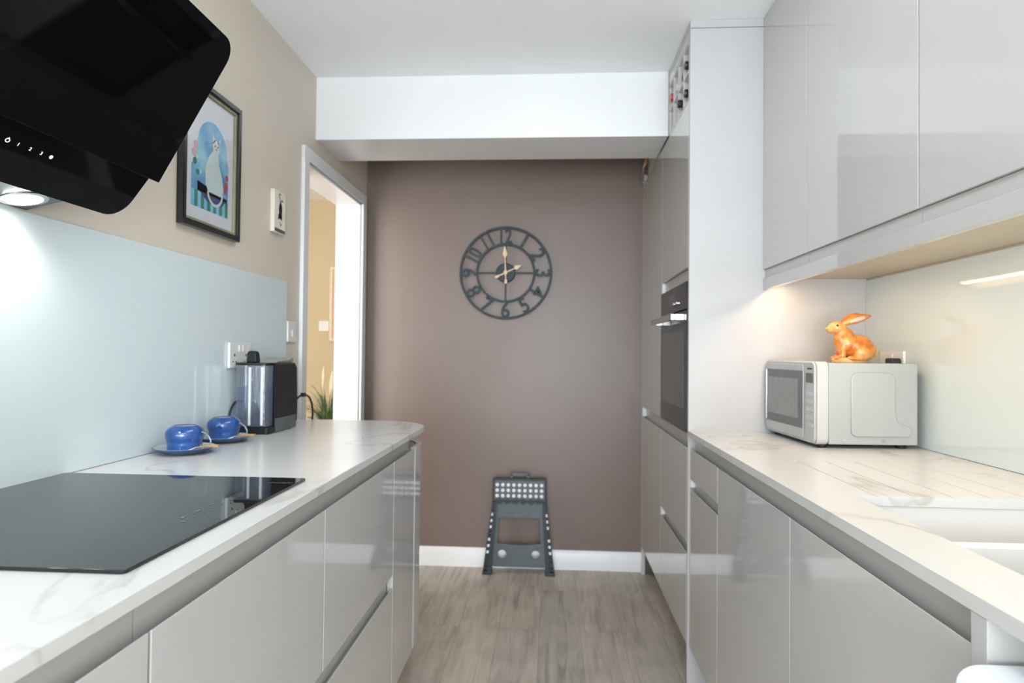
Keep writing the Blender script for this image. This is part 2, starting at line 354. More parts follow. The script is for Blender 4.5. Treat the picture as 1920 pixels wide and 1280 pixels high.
def build(name, mb, m, parent=None, world=True, bevel=0.0, smooth=35, seg=2, weld=True):
    """one mesh object; with world=True the vertices are given in world space"""
    me = bpy.data.meshes.new(name)
    inv = Matrix.Identity(4)
    if parent is not None and world: inv = wm(parent).inverted()
    me.from_pydata([tuple(inv @ v) for v in mb.v], [], mb.f)
    ms = m if isinstance(m, (list, tuple)) else [m]
    for x in ms: me.materials.append(x)
    for p, mi in zip(me.polygons, mb.m): p.material_index = mi
    b = bmesh.new(); b.from_mesh(me)
    if weld: bmesh.ops.remove_doubles(b, verts=b.verts, dist=1e-6)
    bmesh.ops.recalc_face_normals(b, faces=b.faces)
    th = math.radians(smooth)
    for f in b.faces: f.smooth = True
    for e in b.edges:
        e.smooth = len(e.link_faces) == 2 and e.calc_face_angle(9) < th
    b.to_mesh(me); b.free()
    o = bpy.data.objects.new(name, me); C.objects.link(o)
    if parent is not None: o.parent = parent
    if bevel:
        bv = o.modifiers.new('bevel', 'BEVEL'); bv.width = bevel; bv.segments = seg; bv.limit_method = 'ANGLE'; bv.angle_limit = math.radians(40)
        bv.harden_normals = True
    return o
def wm(o):
    M = Matrix.Identity(4)
    while o is not None:
        M = (Matrix.Translation(o.location) @ o.rotation_euler.to_matrix().to_4x4()) @ M; o = o.parent
    return M
def tag(o, label=None, cat=None, group=None, kind=None):
    if label: o['label'] = label
    if cat: o['category'] = cat
    if group: o['group'] = group
    if kind: o['kind'] = kind
    return o
def thing(name, label, cat, loc=(0, 0, 0), rot=(0, 0, 0), group=None):
    o = bpy.data.objects.new(name, None); C.objects.link(o); o.empty_display_size = .05
    o.location = loc; o.rotation_euler = rot
    return tag(o, label, cat, group)
def struct(name, mb, m, **k):
    o = build(name, mb, m, **k)
    if k.get('parent') is None: o['kind'] = 'structure'
    return o
def arc(cx, cy, r, a0, a1, n):
    return [(cx + r * math.cos(math.radians(a0 + (a1 - a0) * i / n)), cy + r * math.sin(math.radians(a0 + (a1 - a0) * i / n))) for i in range(n + 1)]
def rrect(x0, x1, y0, y1, r, n=6):
    return (arc(x1 - r, y1 - r, r, 0, 90, n) + arc(x0 + r, y1 - r, r, 90, 180, n) + arc(x0 + r, y0 + r, r, 180, 270, n) + arc(x1 - r, y0 + r, r, 270, 360, n))
def text_mesh(name, s, size, depth, m, parent, M, world=True, sx=1.0, off=0.0):
    cu = bpy.data.curves.new('t', 'FONT'); cu.body = s; cu.size = size; cu.extrude = depth / 2; cu.align_x = 'CENTER'; cu.align_y = 'CENTER'
    cu.resolution_u = 4; cu.offset = off
    t = bpy.data.objects.new('t', cu); C.objects.link(t)
    dg = bpy.context.evaluated_depsgraph_get(); me = bpy.data.meshes.new_from_object(t.evaluated_get(dg))
    bpy.data.objects.remove(t); bpy.data.curves.remove(cu)
    xs = [v.co.x for v in me.vertices]; ys = [v.co.y for v in me.vertices]
    c = Vector(((max(xs) + min(xs)) / 2, (max(ys) + min(ys)) / 2, 0))
    me.transform(Matrix.Translation(-c)); me.transform(Matrix.Diagonal((sx, 1, 1, 1)))
    inv = wm(parent).inverted() if (parent is not None and world) else Matrix.Identity(4)
    me.transform(inv @ M); me.materials.clear(); me.materials.append(m); me.name = name
    o = bpy.data.objects.new(name, me); C.objects.link(o); o.parent = parent
    return o

# ------------------------------------------------------------------ dimensions (metres, from the photo's geometry)
XL, XR, D, CH = -1.0782, 1.1344, 3.606, 2.447
NEAR = -3.20
WT = 0.93; WB = 0.910
DL, DR, TF = -0.4855, 0.505, 0.4994
DT, DB = 0.866, 0.152
T0 = 2.372

# ------------------------------------------------------------------ room shell
struct('floor', MB().box(XL - .14, XR + .1, NEAR - .1, D + .1, -.06, 0), floor_m)
struct('ceiling', MB().box(XL - .14, XR + .1, NEAR - .1, D + .1, CH, CH + .08), ceil_m)
struct('wall_back', MB().box(XL, XR + .1, D, D + .1, 0, CH), brownp)
struct('wall_right', MB().box(XR, XR + .1, NEAR, D, 0, CH), wallp)
OY0, OY1, OZ = 2.70, 3.49, 2.035
wl_ = MB().box(XL - .13, XL, NEAR, OY0, 0, CH).box(XL - .13, XL, OY1, D, 0, CH).box(XL - .13, XL, OY0, OY1, OZ, CH)
struct('wall_left', wl_, wallp)
wn = MB().box(XL, -.9, NEAR - .1, NEAR, 0, CH).box(1.0, XR, NEAR - .1, NEAR, 0, CH).box(-.9, 1.0, NEAR - .1, NEAR, 0, .12).box(-.9, 1.0, NEAR - .1, NEAR, 2.3, CH)
struct('wall_near', wn, wallp)
win = MB()
for a in ((-.9, -.85), (.03, .07), (.95, 1.0)): win.box(a[0], a[1], NEAR - .08, NEAR - .03, .12, 2.3)
win.box(-.9, 1.0, NEAR - .08, NEAR - .03, .12, .2).box(-.9, 1.0, NEAR - .08, NEAR - .03, 2.25, 2.3)
wo = struct('window_1', win, white_p, bevel=.003)
build('pane', MB().box(-.85, .95, NEAR - .062, NEAR - .056, .2, 2.25), pane_m, wo)
struct('trim_1', MB().box(XL, TF - .001, 2.806, 3.125, 2.164, CH), white_p)
tag(bpy.data.objects['trim_1'], 'white boxed-in ceiling beam crossing the kitchen', None)
bb = MB().prism([(D - .018, 0), (D, 0), (D, .106), (D - .010, .106), (D - .014, .098), (D - .018, .09)], XL, TF, 'x')
struct('baseboard_back', bb, white_p)
struct('baseboard_left', MB().box(XL, XL + .018, 2.56, 2.64, 0, .106), white_p)
# doorway lining and architrave
door = bpy.data.objects.new('door_1', None); C.objects.link(door); door.location = (XL, 3.1, 0); door['kind'] = 'structure'
ar = MB()
for (a, b_) in ((2.642, OY0), (OY1, 3.556)): ar.box(XL, XL + .018, a, b_, 0, OZ)
ar.box(XL, XL + .018, 2.642, 3.556, OZ, 2.09)
build('architrave', ar, white_p, door, bevel=.004)
jl = MB().box(XL - .135, XL + .002, OY1 - .012, OY1, 0, OZ).box(XL - .135, XL + .002, OY0, OY0 + .012, 0, OZ).box(XL - .135, XL + .002, OY0, OY1, OZ - .012, OZ)
build('door_lining', jl, white_p, door)
# hall beyond the doorway
struct('floor_hall', MB().box(-3.2, XL - .13, 1.9, 5.2, -.06, 0), floor_m)
struct('ceiling_hall', MB().box(-3.2, XL - .13, 1.9, 5.2, CH, CH + .08), ceil_m)
struct('wall_hall_far', MB().box(-3.2, XL - .13, 5.1, 5.2, 0, CH), hallp)
struct('wall_hall_left', MB().box(-3.3, -3.2, 1.9, 5.2, 0, CH), hallp)
struct('wall_hall_right', MB().box(XL - .13, XL - .03, D, 5.1, 0, CH), hallp)
struct('wall_hall_near', MB().box(-3.2, XL - .13, 1.8, 1.9, 0, CH), hallp)

# ------------------------------------------------------------------ fitted kitchen, left run
G = .003
def door_panel(parent, x, sgn, y0, y1, z0, z1, name='door', label=None, g=G):
    """slab door whose face is at x, facing +x (sgn 1) or -x (sgn -1)"""
    a, b_ = sorted((x, x - sgn * .019))
    xb = x - sgn * .019
    pr_ = [(x, z0), (x, z1), (x - sgn * .002, z1), (xb, z1 - .016), (xb, z0)]
    if z1 > 2: pr_ = [(x, z0), (x, z1), (xb, z1), (xb, z0)]
    o = build(name, MB().prism(pr_, y0 + g, y1 - g, 'y'), gloss, parent, bevel=.0013)
    if label: o['label'] = label
    return o
def carcass(parent, x0, x1, y0, y1, z0, z1): return build('carcass', MB().box(x0, x1, y0 + .0005, y1 - .0005, z0, z1), carc, parent)
def left_unit(y0, y1, drawers, label, cat='cabinet'):
    t = thing('base_cabinet', label, cat, (XL + .3, (y0 + y1) / 2, 0), group='left run of glossy base cabinets')
    carcass(t, XL + .01, DL - .022, y0, y1, DB, .844)
    build('handle_rail', MB().box(DL - .045, DL - .022, y0 + .001, y1 - .001, .845, WB - .001), rail_m, t)
    if drawers:
        door_panel(t, DL, 1, y0, y1, .519, DT, 'drawer_front')
        door_panel(t, DL, 1, y0, y1, DB, .479, 'drawer_front')
        build('grip_channel', MB().box(DL - .0215, DL - .0192, y0 + .003, y1 - .003, .462, .517), rail_m, t)
    else: door_panel(t, DL, 1, y0, y1, DB, DT)
    return t
left_unit(-.45, .15, False, 'glossy cashmere base cabinet nearest the camera on the left run')
left_unit(.15, .7519, False, 'glossy cashmere base cabinet in front of the hob, cut off by the lower left corner')
left_unit(.7519, 1.35, True, 'glossy cashmere two-drawer base unit below the hob')
left_unit(1.35, 1.9518, True, 'glossy cashmere two-drawer base unit below the blue cups')
left_unit(1.9518, 2.244, False, 'narrow glossy cashmere base cabinet beside the curved end cabinet')
t = thing('curved_end_cabinet', 'glossy cashmere curved end cabinet below the rounded worktop corner', 'cabinet', (-.8, 2.4, 0))
def qarc(r, n=20): return arc(-.6763, 2.34, r, 0, 90, n)
o_ = qarc(.1905); i_ = qarc(.1715)
build('curved_door', MB().prism([(DL, 2.262)] + o_[0:] + i_[::-1] + [(DL - .019, 2.262)], DB, DT, 'z'), gloss, t, bevel=.0012)
cc_ = qarc(.168)
build('carcass', MB().prism([(XL + .01, 2.248)] + [(DL - .022, 2.248)] + cc_ + [(XL + .01, 2.508)], DB, .862, 'z'), carc, t)
cr_ = qarc(.15)
build('handle_rail', MB().prism([(XL + .01, 2.249), (-.526, 2.249)] + cr_ + [(XL + .01, 2.49)], .862, WB - .001, 'z'), rail_m, t)
build('end_panel', MB().box(XL + .003, -.68, 2.511, 2.530, DB, DT), gloss, t, bevel=.001)
pl = MB().prism([(-.56, -.6), (-.56, 2.25)] + arc(-.6763, 2.34, .11, 0, 90, 12) + [(XL + .003, 2.45), (XL + .003, -.6)], 0, DB - .002, 'z')
tag(build('plinth', pl, gloss), 'recessed cashmere plinth under the left cabinets', 'plinth')

wtl = [(XL + .0005, -.6), (-.4763, -.6)] + arc(-.6763, 2.34, .20, 0, 90, 28) + [(XL + .0005, 2.54)]
wt = build('worktop', MB().prism(wtl, WB, WT, 'z'), marble_m, bevel=.002)
tag(wt, 'pale veined stone worktop with a rounded end, holding the black hob', 'worktop')
sp = build('splashback', MB().box(XL + .0005, XL + .006, -.6, 2.508, WT + .001, 1.4865), glass_l, bevel=.0008)
tag(sp, 'pale blue glass splashback behind the hob and the cups', 'splashback')

# hob
t = thing('induction_hob', 'black glass induction hob set on the left worktop', 'hob', (-.8, 1.05, WT))
hx0, hx1, hy0, hy1 = XL + .010, -.5256, .7608, 1.3431
hb = build('glass_top', MB().prism(rrect(hx0, hx1, hy0, hy1, .006, 4), WT + .0005, WT + .0055, 'z'), hob_m, t, bevel=.001)
zt = WT + .0058
mk = MB()
px, py = -.585, 1.285
for k in range(9): mk.box(px + .006 * k, px + .006 * k + .0035, py + .0012 * (k % 3), py + .0012 * (k % 3) + .004 + .003 * ((k * 7) % 2), zt, zt + .0002)
for k in range(6): mk.box(-.585, -.581, .98 + .03 * k, .983 + .03 * k, zt, zt + .0002)
for k in range(3): mk.box(-.60, -.596, 1.0 + .045 * k, 1.012 + .045 * k, zt, zt + .0002)
build('printed_marks', mk, mark_grey, t)['kind'] = 'stuff'

# cooker hood ------------------------------------------------------------
t = thing('cooker_hood', 'black glass angled cooker hood on the left wall above the hob', 'cooker hood', (XL, 1.05, 1.49))
def slanted(p0, dirv, s0, s1, y0, y1, r_top, r_bot, thick):
    """rounded plate: local u = y, v = along the slant; p0 = (x,z) at s=0"""
    n_ = 8
    def corner(cu, cv, r, a0):
        return arc(cu, cv, r, a0, a0 + 90, n_) if r > 0 else [(cu, cv)]
    pts = corner(y1 - r_top, s1 - r_top, r_top, 0) + corner(y0 + r_top, s1 - r_top, r_top, 90) + corner(y0 + r_bot, s0 + r_bot, r_bot, 180) + corner(y1 - r_bot, s0 + r_bot, r_bot, 270)
    nx, nz = dirv[1], -dirv[0]     # outward normal (towards the room, downward)
    mb = MB(); n = len(pts); vs = []
    for k in (0, -thick):
        for (u, v) in pts: vs.append((p0[0] + dirv[0] * v + nx * k, u, p0[1] + dirv[1] * v + nz * k))
    fs = [tuple(range(n)), tuple(range(2 * n - 1, n - 1, -1))] + [(i, (i + 1) % n, n + (i + 1) % n, n + i) for i in range(n)]
    return mb.add(vs, fs)
build('upper_glass', slanted((-.872, 1.577), (.496, .868), 0, .347, .755, 1.35, .045, 0, .008), black_g, t, bevel=.0012)
build('lower_glass', slanted((-.962, 1.4976), (.6, .8), 0, .16, .755, 1.35, 0, .05, .006), black_g, t, bevel=.001)
body = [(XL + .001, 1.49), (-.975, 1.513), (-.872, 1.64), (-.745, 1.865), (-.80, 1.90), (XL + .001, 1.93)]
bd = build('housing', MB().prism(body, .868, 1.232, 'y'), grey_metal, t, bevel=.002)
sh = [(-.905, 1.59), (-.88, 1.585), (-.713, 1.868), (-.74, 1.885), (-.96, 1.80)]
build('back_shell', MB().prism(sh, .775, 1.33, 'y'), black_m, t, bevel=.002)
for yy in (1.163, .937):
    R = Matrix.Translation((-1.022, yy, 1.4985)) @ Matrix.Rotation(-.222, 4, 'Y')
    lm = MB().lathe([(.040, 0), (.040, -.003), (.031, -.004), (.031, 0)], n=40, closed=True).xf(R)
    lp = build('lamp_ring', lm, steel, t)
    ln = MB().lathe([(.0305, .0), (.0305, -.0022), (.02, -.0035), (0.0001, -.004)], n=32).xf(R)
    build('lamp_lens', ln, lit, lp)
    d = bpy.data.lights.new('hood_spot', 'SPOT'); d.energy = 2.2; d.spot_size = 2.6; d.spot_blend = .8; d.shadow_soft_size = .025; d.color = (1, .95, .86)
    so = bpy.data.objects.new('hood_spot', d); C.objects.link(so); so.location = (-1.024, yy, 1.488); so.rotation_euler = (0, -.1, 0); so.parent = t
    so.matrix_parent_inverse = wm(t).inverted()
def on_lower(y, s_off, s): # marks lie on the lower glass
    return Matrix.Translation((-.917 + .8 * .0012, y, 1.5585 - .6 * .0012)) @ Matrix(((0, .6, .8, 0), (1, 0, 0, 0), (0, .8, -.6, 0), (0, 0, 0, 1))) @ Matrix.Translation((0, s_off, 0))
for s_, y in (('1', 1.029), ('2', 1.054), ('3', 1.078)):
    text_mesh('touch_symbol', s_, .0095, .0004, mark_lit, t, on_lower(y, 0, 0))
pw = MB(); pw.lathe([(.0030, 0), (.0042, 0), (.0042, .0004), (.0030, .0004)], n=20, closed=True); pw.box(-.0005, .0005, .002, .0058, 0, .0004); pw.xf(on_lower(1.007, 0, 0))
build('touch_symbol', pw, mark_lit, t)
st = MB()
for k in range(4):
    s0 = len(st.v); st.box(-.0036, .0036, -.0006, .0006, 0, .0005); st.xf(Matrix.Rotation(PI * k / 4, 4, 'Z'), s0)
st.xf(on_lower(1.100, 0, 0))
so_ = build('touch_symbol', st, mark_hot, t); so_['label'] = 'brightly lit star touch symbol'

# ------------------------------------------------------------------ fitted kitchen, right run
def right_unit(y0, y1, kind, label):
    t = thing('base_cabinet', label, 'cabinet', (.8, (y0 + y1) / 2, 0), group='right run of glossy base cabinets')
    carcass(t, DR + .022, XR - .005, y0, y1, DB, .70 if kind == 'sink' else .844)
    build('handle_rail', MB().box(DR + .022, DR + .045, y0 + .001, y1 - .001, .845, WB - .001), rail_m, t)
    if kind == 'drawers':
        door_panel(t, DR, -1, y0, y1, .757, DT, 'drawer_front')
        door_panel(t, DR, -1, y0, y1, DB, .722, 'drawer_front')
        build('grip_channel', MB().box(DR + .0192, DR + .0215, y0 + .003, y1 - .003, .704, .755), rail_m, t)
        build('lit_rail_end', MB().box(DR + .004, DR + .03, y1 - .012, y1 - .001, .726, .753), lit_end_trim_m, t)  # white block stands in for the lit end of the channel
    else: door_panel(t, DR, -1, y0, y1, DB, DT)
    return t
right_unit(1.975, 2.3715, 'drawers', 'glossy cashmere drawer unit under the right worktop next to the oven tower')
right_unit(1.3846, 1.975, 'door', 'wide glossy cashmere base cabinet door below the microwave')
right_unit(.801, 1.3846, 'sink', 'wide glossy cashmere base cabinet door below the sink')
tag(build('end_panel', MB().box(.5005, XR - .002, .768, .797, 0, WB - .001), gloss, bevel=.001), 'upright cashmere end panel beside the white appliance', 'panel')
tag(build('plinth', MB().box(.585, .60, .798, T0 - .001, 0, DB - .002), gloss, bevel=.001), 'recessed cashmere plinth under the right base cabinets', 'plinth')

# worktop with sink cut-out and drainer grooves
SX0, SX1, SY0, SY1 = .607, 1.02, .84, 1.325
wtb = MB()
YN = -.6
top0 = WT - .0012
wtb.box(TF, SX0, YN, T0 - .0005, WB, WT)
wtb.box(SX1, XR - .0005, YN, T0 - .0005, WB, WT)
wtb.box(SX0, SX1, YN, SY0, WB, WT)
wtb.box(SX0, SX1, 1.76, T0 - .0005, WB, WT)
wtb.box(SX0, SX1, SY1, 1.76, WB, top0)
gx = [.648, .723, .798, .872, .946]
edges = [SX0] + sum([[g - .0045, g + .0045] for g in gx], []) + [SX1]
for k in range(0, len(edges), 2): wtb.box(edges[k], edges[k + 1], SY1, 1.76, top0, WT)
for g in gx: wtb.box(g - .0045, g + .0045, 1.745, 1.76, top0, WT)
o = build('worktop', wtb, marble_m); tag(o, 'pale veined stone worktop with drainer grooves, holding the microwave', 'worktop')
t = thing('sink', 'white ceramic sink with two bowls set under the right worktop', 'sink', (.81, .9, .74))
sk = MB()
ox0, ox1, oy0, oy1 = SX0 - .006, SX1 + .006, SY0 - .006, SY1 + .006
zb, zt_ = .73, WB - .0005
sk.box(ox0 - .012, ox0, oy0 - .012, oy1 + .012, zb, zt_).box(ox1, ox1 + .012, oy0 - .012, oy1 + .012, zb, zt_)
sk.box(ox0, ox1, oy1, oy1 + .012, zb, zt_).box(ox0, ox1, oy0 - .012, oy0, zb, zt_).box(ox0, ox1, oy0, oy1, zb, zb + .012)
build('bowl', sk, cer, t)
build('divider', MB().prism([(1.085, zb + .012), (1.117, zb + .012), (1.112, .899), (1.105, .904), (1.095, .904), (1.088, .899)], ox0, ox1, 'x'), cer, t)
for yy in (1.22, .96): build('drain', MB().lathe([(.035, 0), (.035, .003), (.028, .004), (.02, .001)], (.81, yy, zb + .012), 32), chrome, t)
sp2 = build('splashback', MB().box(XR - .006, XR - .0005, -.6, T0 - .001, WT + .001, 1.4817), glass_l, bevel=.0008)
tag(sp2, 'pale glass splashback behind the microwave, lit warm from above', 'splashback')

# oven tower and larder tower
TY1, TY2 = 2.950, 3.545
t = thing('oven_tower', 'tall glossy cashmere housing that holds the built-in oven', 'cabinet', (.8, 2.67, 0))
build('side_panel', MB().box(TF + .0005, XR - .001, T0, T0 + .019, 0, 2.416), gloss_pale, t, bevel=.001)
build('scribe_panel', MB().box(TF + .0005, XR - .001, T0 - .0005, TY2, 2.418, CH - .0005), gloss_pale, t)
Y0 = T0 + .019
cs = MB().box(TF + .022, XR - .005, Y0, TY1 - .001, DB, .915).box(TF + .022, XR - .005, Y0, TY1 - .001, 1.485, 2.14)
cs.box(TF + .36, XR - .005, Y0, TY1 - .001, .916, 1.484).box(TF + .022, TF + .36, Y0, Y0 + .004, .916, 1.484).box(TF + .022, TF + .36, TY1 - .019, TY1 - .001, .916, 1.484)
build('carcass', cs, carc, t)
door_panel(t, TF, -1, Y0, TY1, 1.534, 2.154, g=.002)
door_panel(t, TF, -1, Y0, TY1, .520, DT, 'drawer_front', g=.002)
door_panel(t, TF, -1, Y0, TY1, DB, .480, 'drawer_front', g=.002)
build('grip_channel', MB().box(TF + .0192, TF + .0215, Y0 + .001, TY1 - .002, .463, .518), rail_m, t)
build('handle_rail', MB().box(TF + .0192, TF + .0215, Y0 + .001, TY1 - .002, .848, .915), rail_m, t)
build('handle_rail', MB().box(TF + .014, TF + .021, Y0 + .001, TY1 - .012, 1.484, 1.532), rail_m, t)
build('lit_rail_end', MB().box(TF + .002, TF + .02, TY1 - .012, TY1 - .001, 1.486, 1.530), lit_end_trim_m, t)  # pale blocks added where the rail ends catch light
build('lit_rail_end', MB().box(TF + .002, TF + .02, TY1 - .012, TY1 - .001, .484, .516), lit_end_trim_m, t)
build('plinth', MB().box(TF + .07, TF + .085, Y0, TY1, 0, DB - .002), gloss, t)
# strip above the rack
build('top_strip', MB().box(TF + .0005, TF + .019, Y0, 2.80, 2.382, 2.416), gloss, t)

t = thing('larder_tower', 'tall glossy cashmere larder housing in the far right corner', 'cabinet', (.8, 3.25, 0))
build('carcass', MB().box(TF + .022, XR - .005, TY1 + .0005, TY2, DB, 2.14), carc, t)
build('carcass_top', MB().box(TF + .022, XR - .005, 2.81, TY2, 2.166, 2.416), carc, t)
door_panel(t, TF, -1, TY1, TY2, .920, 2.154, g=.002)
door_panel(t, TF, -1, TY1, TY2, DB, DT, g=.002)
build('handle_rail', MB().box(TF + .0192, TF + .0215, TY1 + .001, TY2 - .012, .848, .918), rail_m, t)
build('lit_rail_end', MB().box(TF - .001, TF + .02, TY2 - .014, TY2 - .001, .870, .916), lit_end_trim_m, t)  # added white block, the brightness of the lit rail end
build('filler_panel', MB().box(TF, TF + .019, TY2 + .001, D - .001, 0, 2.20), gloss, t, bevel=.001)
build('plinth', MB().box(TF + .07, TF + .085, TY1, TY2, 0, DB - .002), gloss, t)
tb = thing('pipe_bracket', 'small brass and silver bracket under the beam in the far right corner', 'bracket', (TF - .004, 3.50, 2.24))
build('brass_block', MB().box(TF - .012, TF + .002, 3.44, 3.53, 2.232, 2.258), gold, tb, bevel=.003)
build('silver_strap', MB().box(TF - .012, TF - .002, 3.532, 3.55, 2.15, 2.235), chrome, tb, bevel=.002)

# wine rack: 4 x 2 square cells at the top of the oven tower
RY0, RY1, RZ0, RZ1 = Y0 + .001, 2.804, 2.157, 2.381
t = thing('wine_rack', 'pale built-in wine rack of eight square cells above the oven tower door', 'wine rack', (.7, 2.6, RZ0))
fr = MB()
for k in range(5):
    y = RY0 + (RY1 - RY0 - .008) * k / 4; fr.box(TF + .001, TF + .32, y, y + .008, RZ0, RZ1)
ys = [RY0 + (RY1 - RY0 - .008) * k / 4 for k in range(5)]
for k in range(3):
    z = RZ0 + (RZ1 - RZ0 - .008) * k / 2
    for j in range(4): fr.box(TF + .001, TF + .32, ys[j] + .008, ys[j + 1], z, z + .008)
build('grid', fr, rack_in, t)
build('back_panel', MB().box(TF + .32, TF + .33, RY0, RY1, RZ0, RZ1), rack_in, t)
zr = [RZ0 + .008, RZ0 + (RZ1 - RZ0 - .008) / 2 + .008]
def bottle(j, row, foil, glassm, label, out=0.0):
    y = (ys[j] + .008 + ys[j + 1]) / 2; z = zr[row] + .0385
    t = thing('wine_bottle', label, 'bottle', (TF + .02, y, z), group='wine bottles in the rack')
    x0 = TF + .012 - out
    build('glass', MB().lathe([(.013, .03), (.0135, .075), (.018, .09), (.034, .125), (.037, .145), (.037, .285), (.030, .29)], (x0, y, z), 28, 'x'), glassm, t)
    build('foil_capsule', MB().lathe([(.0001, 0), (.0145, 0), (.0155, .004), (.0155, .012), (.0142, .014), (.0142, .07)], (x0, y, z), 28, 'x'), foil, t)
bottle(0, 1, navy_foil, green_glass, 'wine bottle with navy foil in the top row, nearest the pale side panel', .016)
bottle(1, 1, ink, green_glass, 'wine bottle with black foil in the top row, second from the side panel', .004)
bottle(0, 0, navy_foil, green_glass, 'wine bottle with navy foil in the bottom row beside the side panel', .018)
bottle(1, 0, ink, green_glass, 'wine bottle with black foil sticking out of the bottom row', .022)
bottle(2, 1, lit_end_trim_m, green_glass, 'wine bottle with silver foil in the top row, third from the side panel', .008)
bottle(3, 1, red_foil, green_glass, 'wine bottle with red foil in the top row beside the white beam', .014)

# oven
t = thing('oven', 'black glass built-in oven with a steel bar handle in the tall housing', 'oven', (.7, 2.67, .92))
ov0, ov1 = Y0 + .004, TY1 - .005
build('oven_body', MB().box(TF + .024, TF + .34, ov0 + .004, TY1 - .022, .93, 1.475), black_m, t)
build('control_panel', MB().box(TF - .004, TF + .020, ov0, ov1, 1.380, 1.482), oven_gl, t, bevel=.001)
od = build('oven_door', MB().box(TF - .004, TF + .020, ov0, ov1, .920, 1.374), oven_gl, t, bevel=.001)
build('oven_window', MB().box(TF - .0048, TF - .0038, ov0 + .05, ov1 - .05, 1.005, 1.30), oven_win, od)
hd = MB().box(TF - .055, TF - .040, ov0 + .03, ov1 - .03, 1.338, 1.362)
hd.box(TF - .0399, TF - .004, ov0 + .0301, ov0 + .045, 1.338, 1.362).box(TF - .0399, TF - .004, ov1 - .045, ov1 - .0301, 1.338, 1.362)
build('handle', hd, steel, od, bevel=.002)
build('display', MB().box(TF - .0048, TF - .0038, 2.60, 2.74, 1.405, 1.455), lcd, t)
for yy in (2.56, 2.62): build('knob', MB().lathe([(.0065, 0), (.008, .002), (.008, .008)], (TF - .013, yy, 1.412), 20, 'x'), chrome, t)

# wall cabinets
CF = .7649
cabs = [(1.9725, 2.3715, 'glossy cashmere wall cabinet against the oven tower'), (1.3818, 1.9725, 'glossy cashmere wall cabinet above the microwave'),
        (.79, 1.3818, 'glossy cashmere wall cabinet above the sink'), (.19, .79, 'glossy cashmere wall cabinet nearest the camera, out of view')]
for (y0, y1, lab) in cabs[:3]:
    t = thing('wall_cabinet', lab, 'cabinet', (.95, (y0 + y1) / 2, 1.49), group='glossy wall cabinets')
    build('carcass', MB().box(CF + .022, XR - .001, y0 + .0005, y1 - .0005, 1.4875, CH - .001), [under_m], t)
    door_panel(t, CF, -1, y0, y1, 1.5216, CH - .004, g=.002)
    build('recessed_rail', MB().box(CF + .008, CF + .0215, y0 + .001, y1 - .001, 1.4875, 1.5205), rail_m, t)
tag(build('light_pelmet', MB().box(CF, CF + .018, .79, T0 - .001, 1.448, 1.487), gloss, bevel=.001), 'cashmere pelmet strip under the wall cabinets', 'pelmet')
tl = thing('under_cabinet_light', 'warm strip light fixed under the wall cabinets behind the pelmet', 'strip light', (.81, 1.6, 1.48))
build('housing', MB().box(.797, .823, .84, 2.345, 1.474, 1.487), steel, tl)
build('diffuser', MB().box(.800, .820, .845, 2.34, 1.470, 1.4735), led, tl)
a_ = area('strip_glow', (.81, 1.59, 1.468), (0, 0, 0), .018, 1.49, 1.7, (1.0, .72, .44))
# ------------------------------------------------------------------ washing machine at lower right
t = thing('washing_machine', 'white appliance with rounded corners in the bay below the right worktop, bottom right corner', 'washing machine', (.8, .47, 0))
wmp = [(.458, 0), (.458, .842)] + [(.458 + .028 - .028 * math.cos(a * PI / 12), .842 + .022 * math.sin(a * PI / 12)) for a in range(1, 7)] + [(1.05, .864), (1.05, 0)]
build('body', MB().prism(wmp, .16, .760, 'y'), appl, t, bevel=.006, seg=3)
build('printed_mark', MB().box(.492, .504, .700, .703, .8642, .8646), ink, t)
build('door_ring', MB().lathe([(.12, 0), (.16, 0), (.165, .012), (.12, .02)], (.438, .47, .45), 40, 'x', closed=True), silver_pl, t)

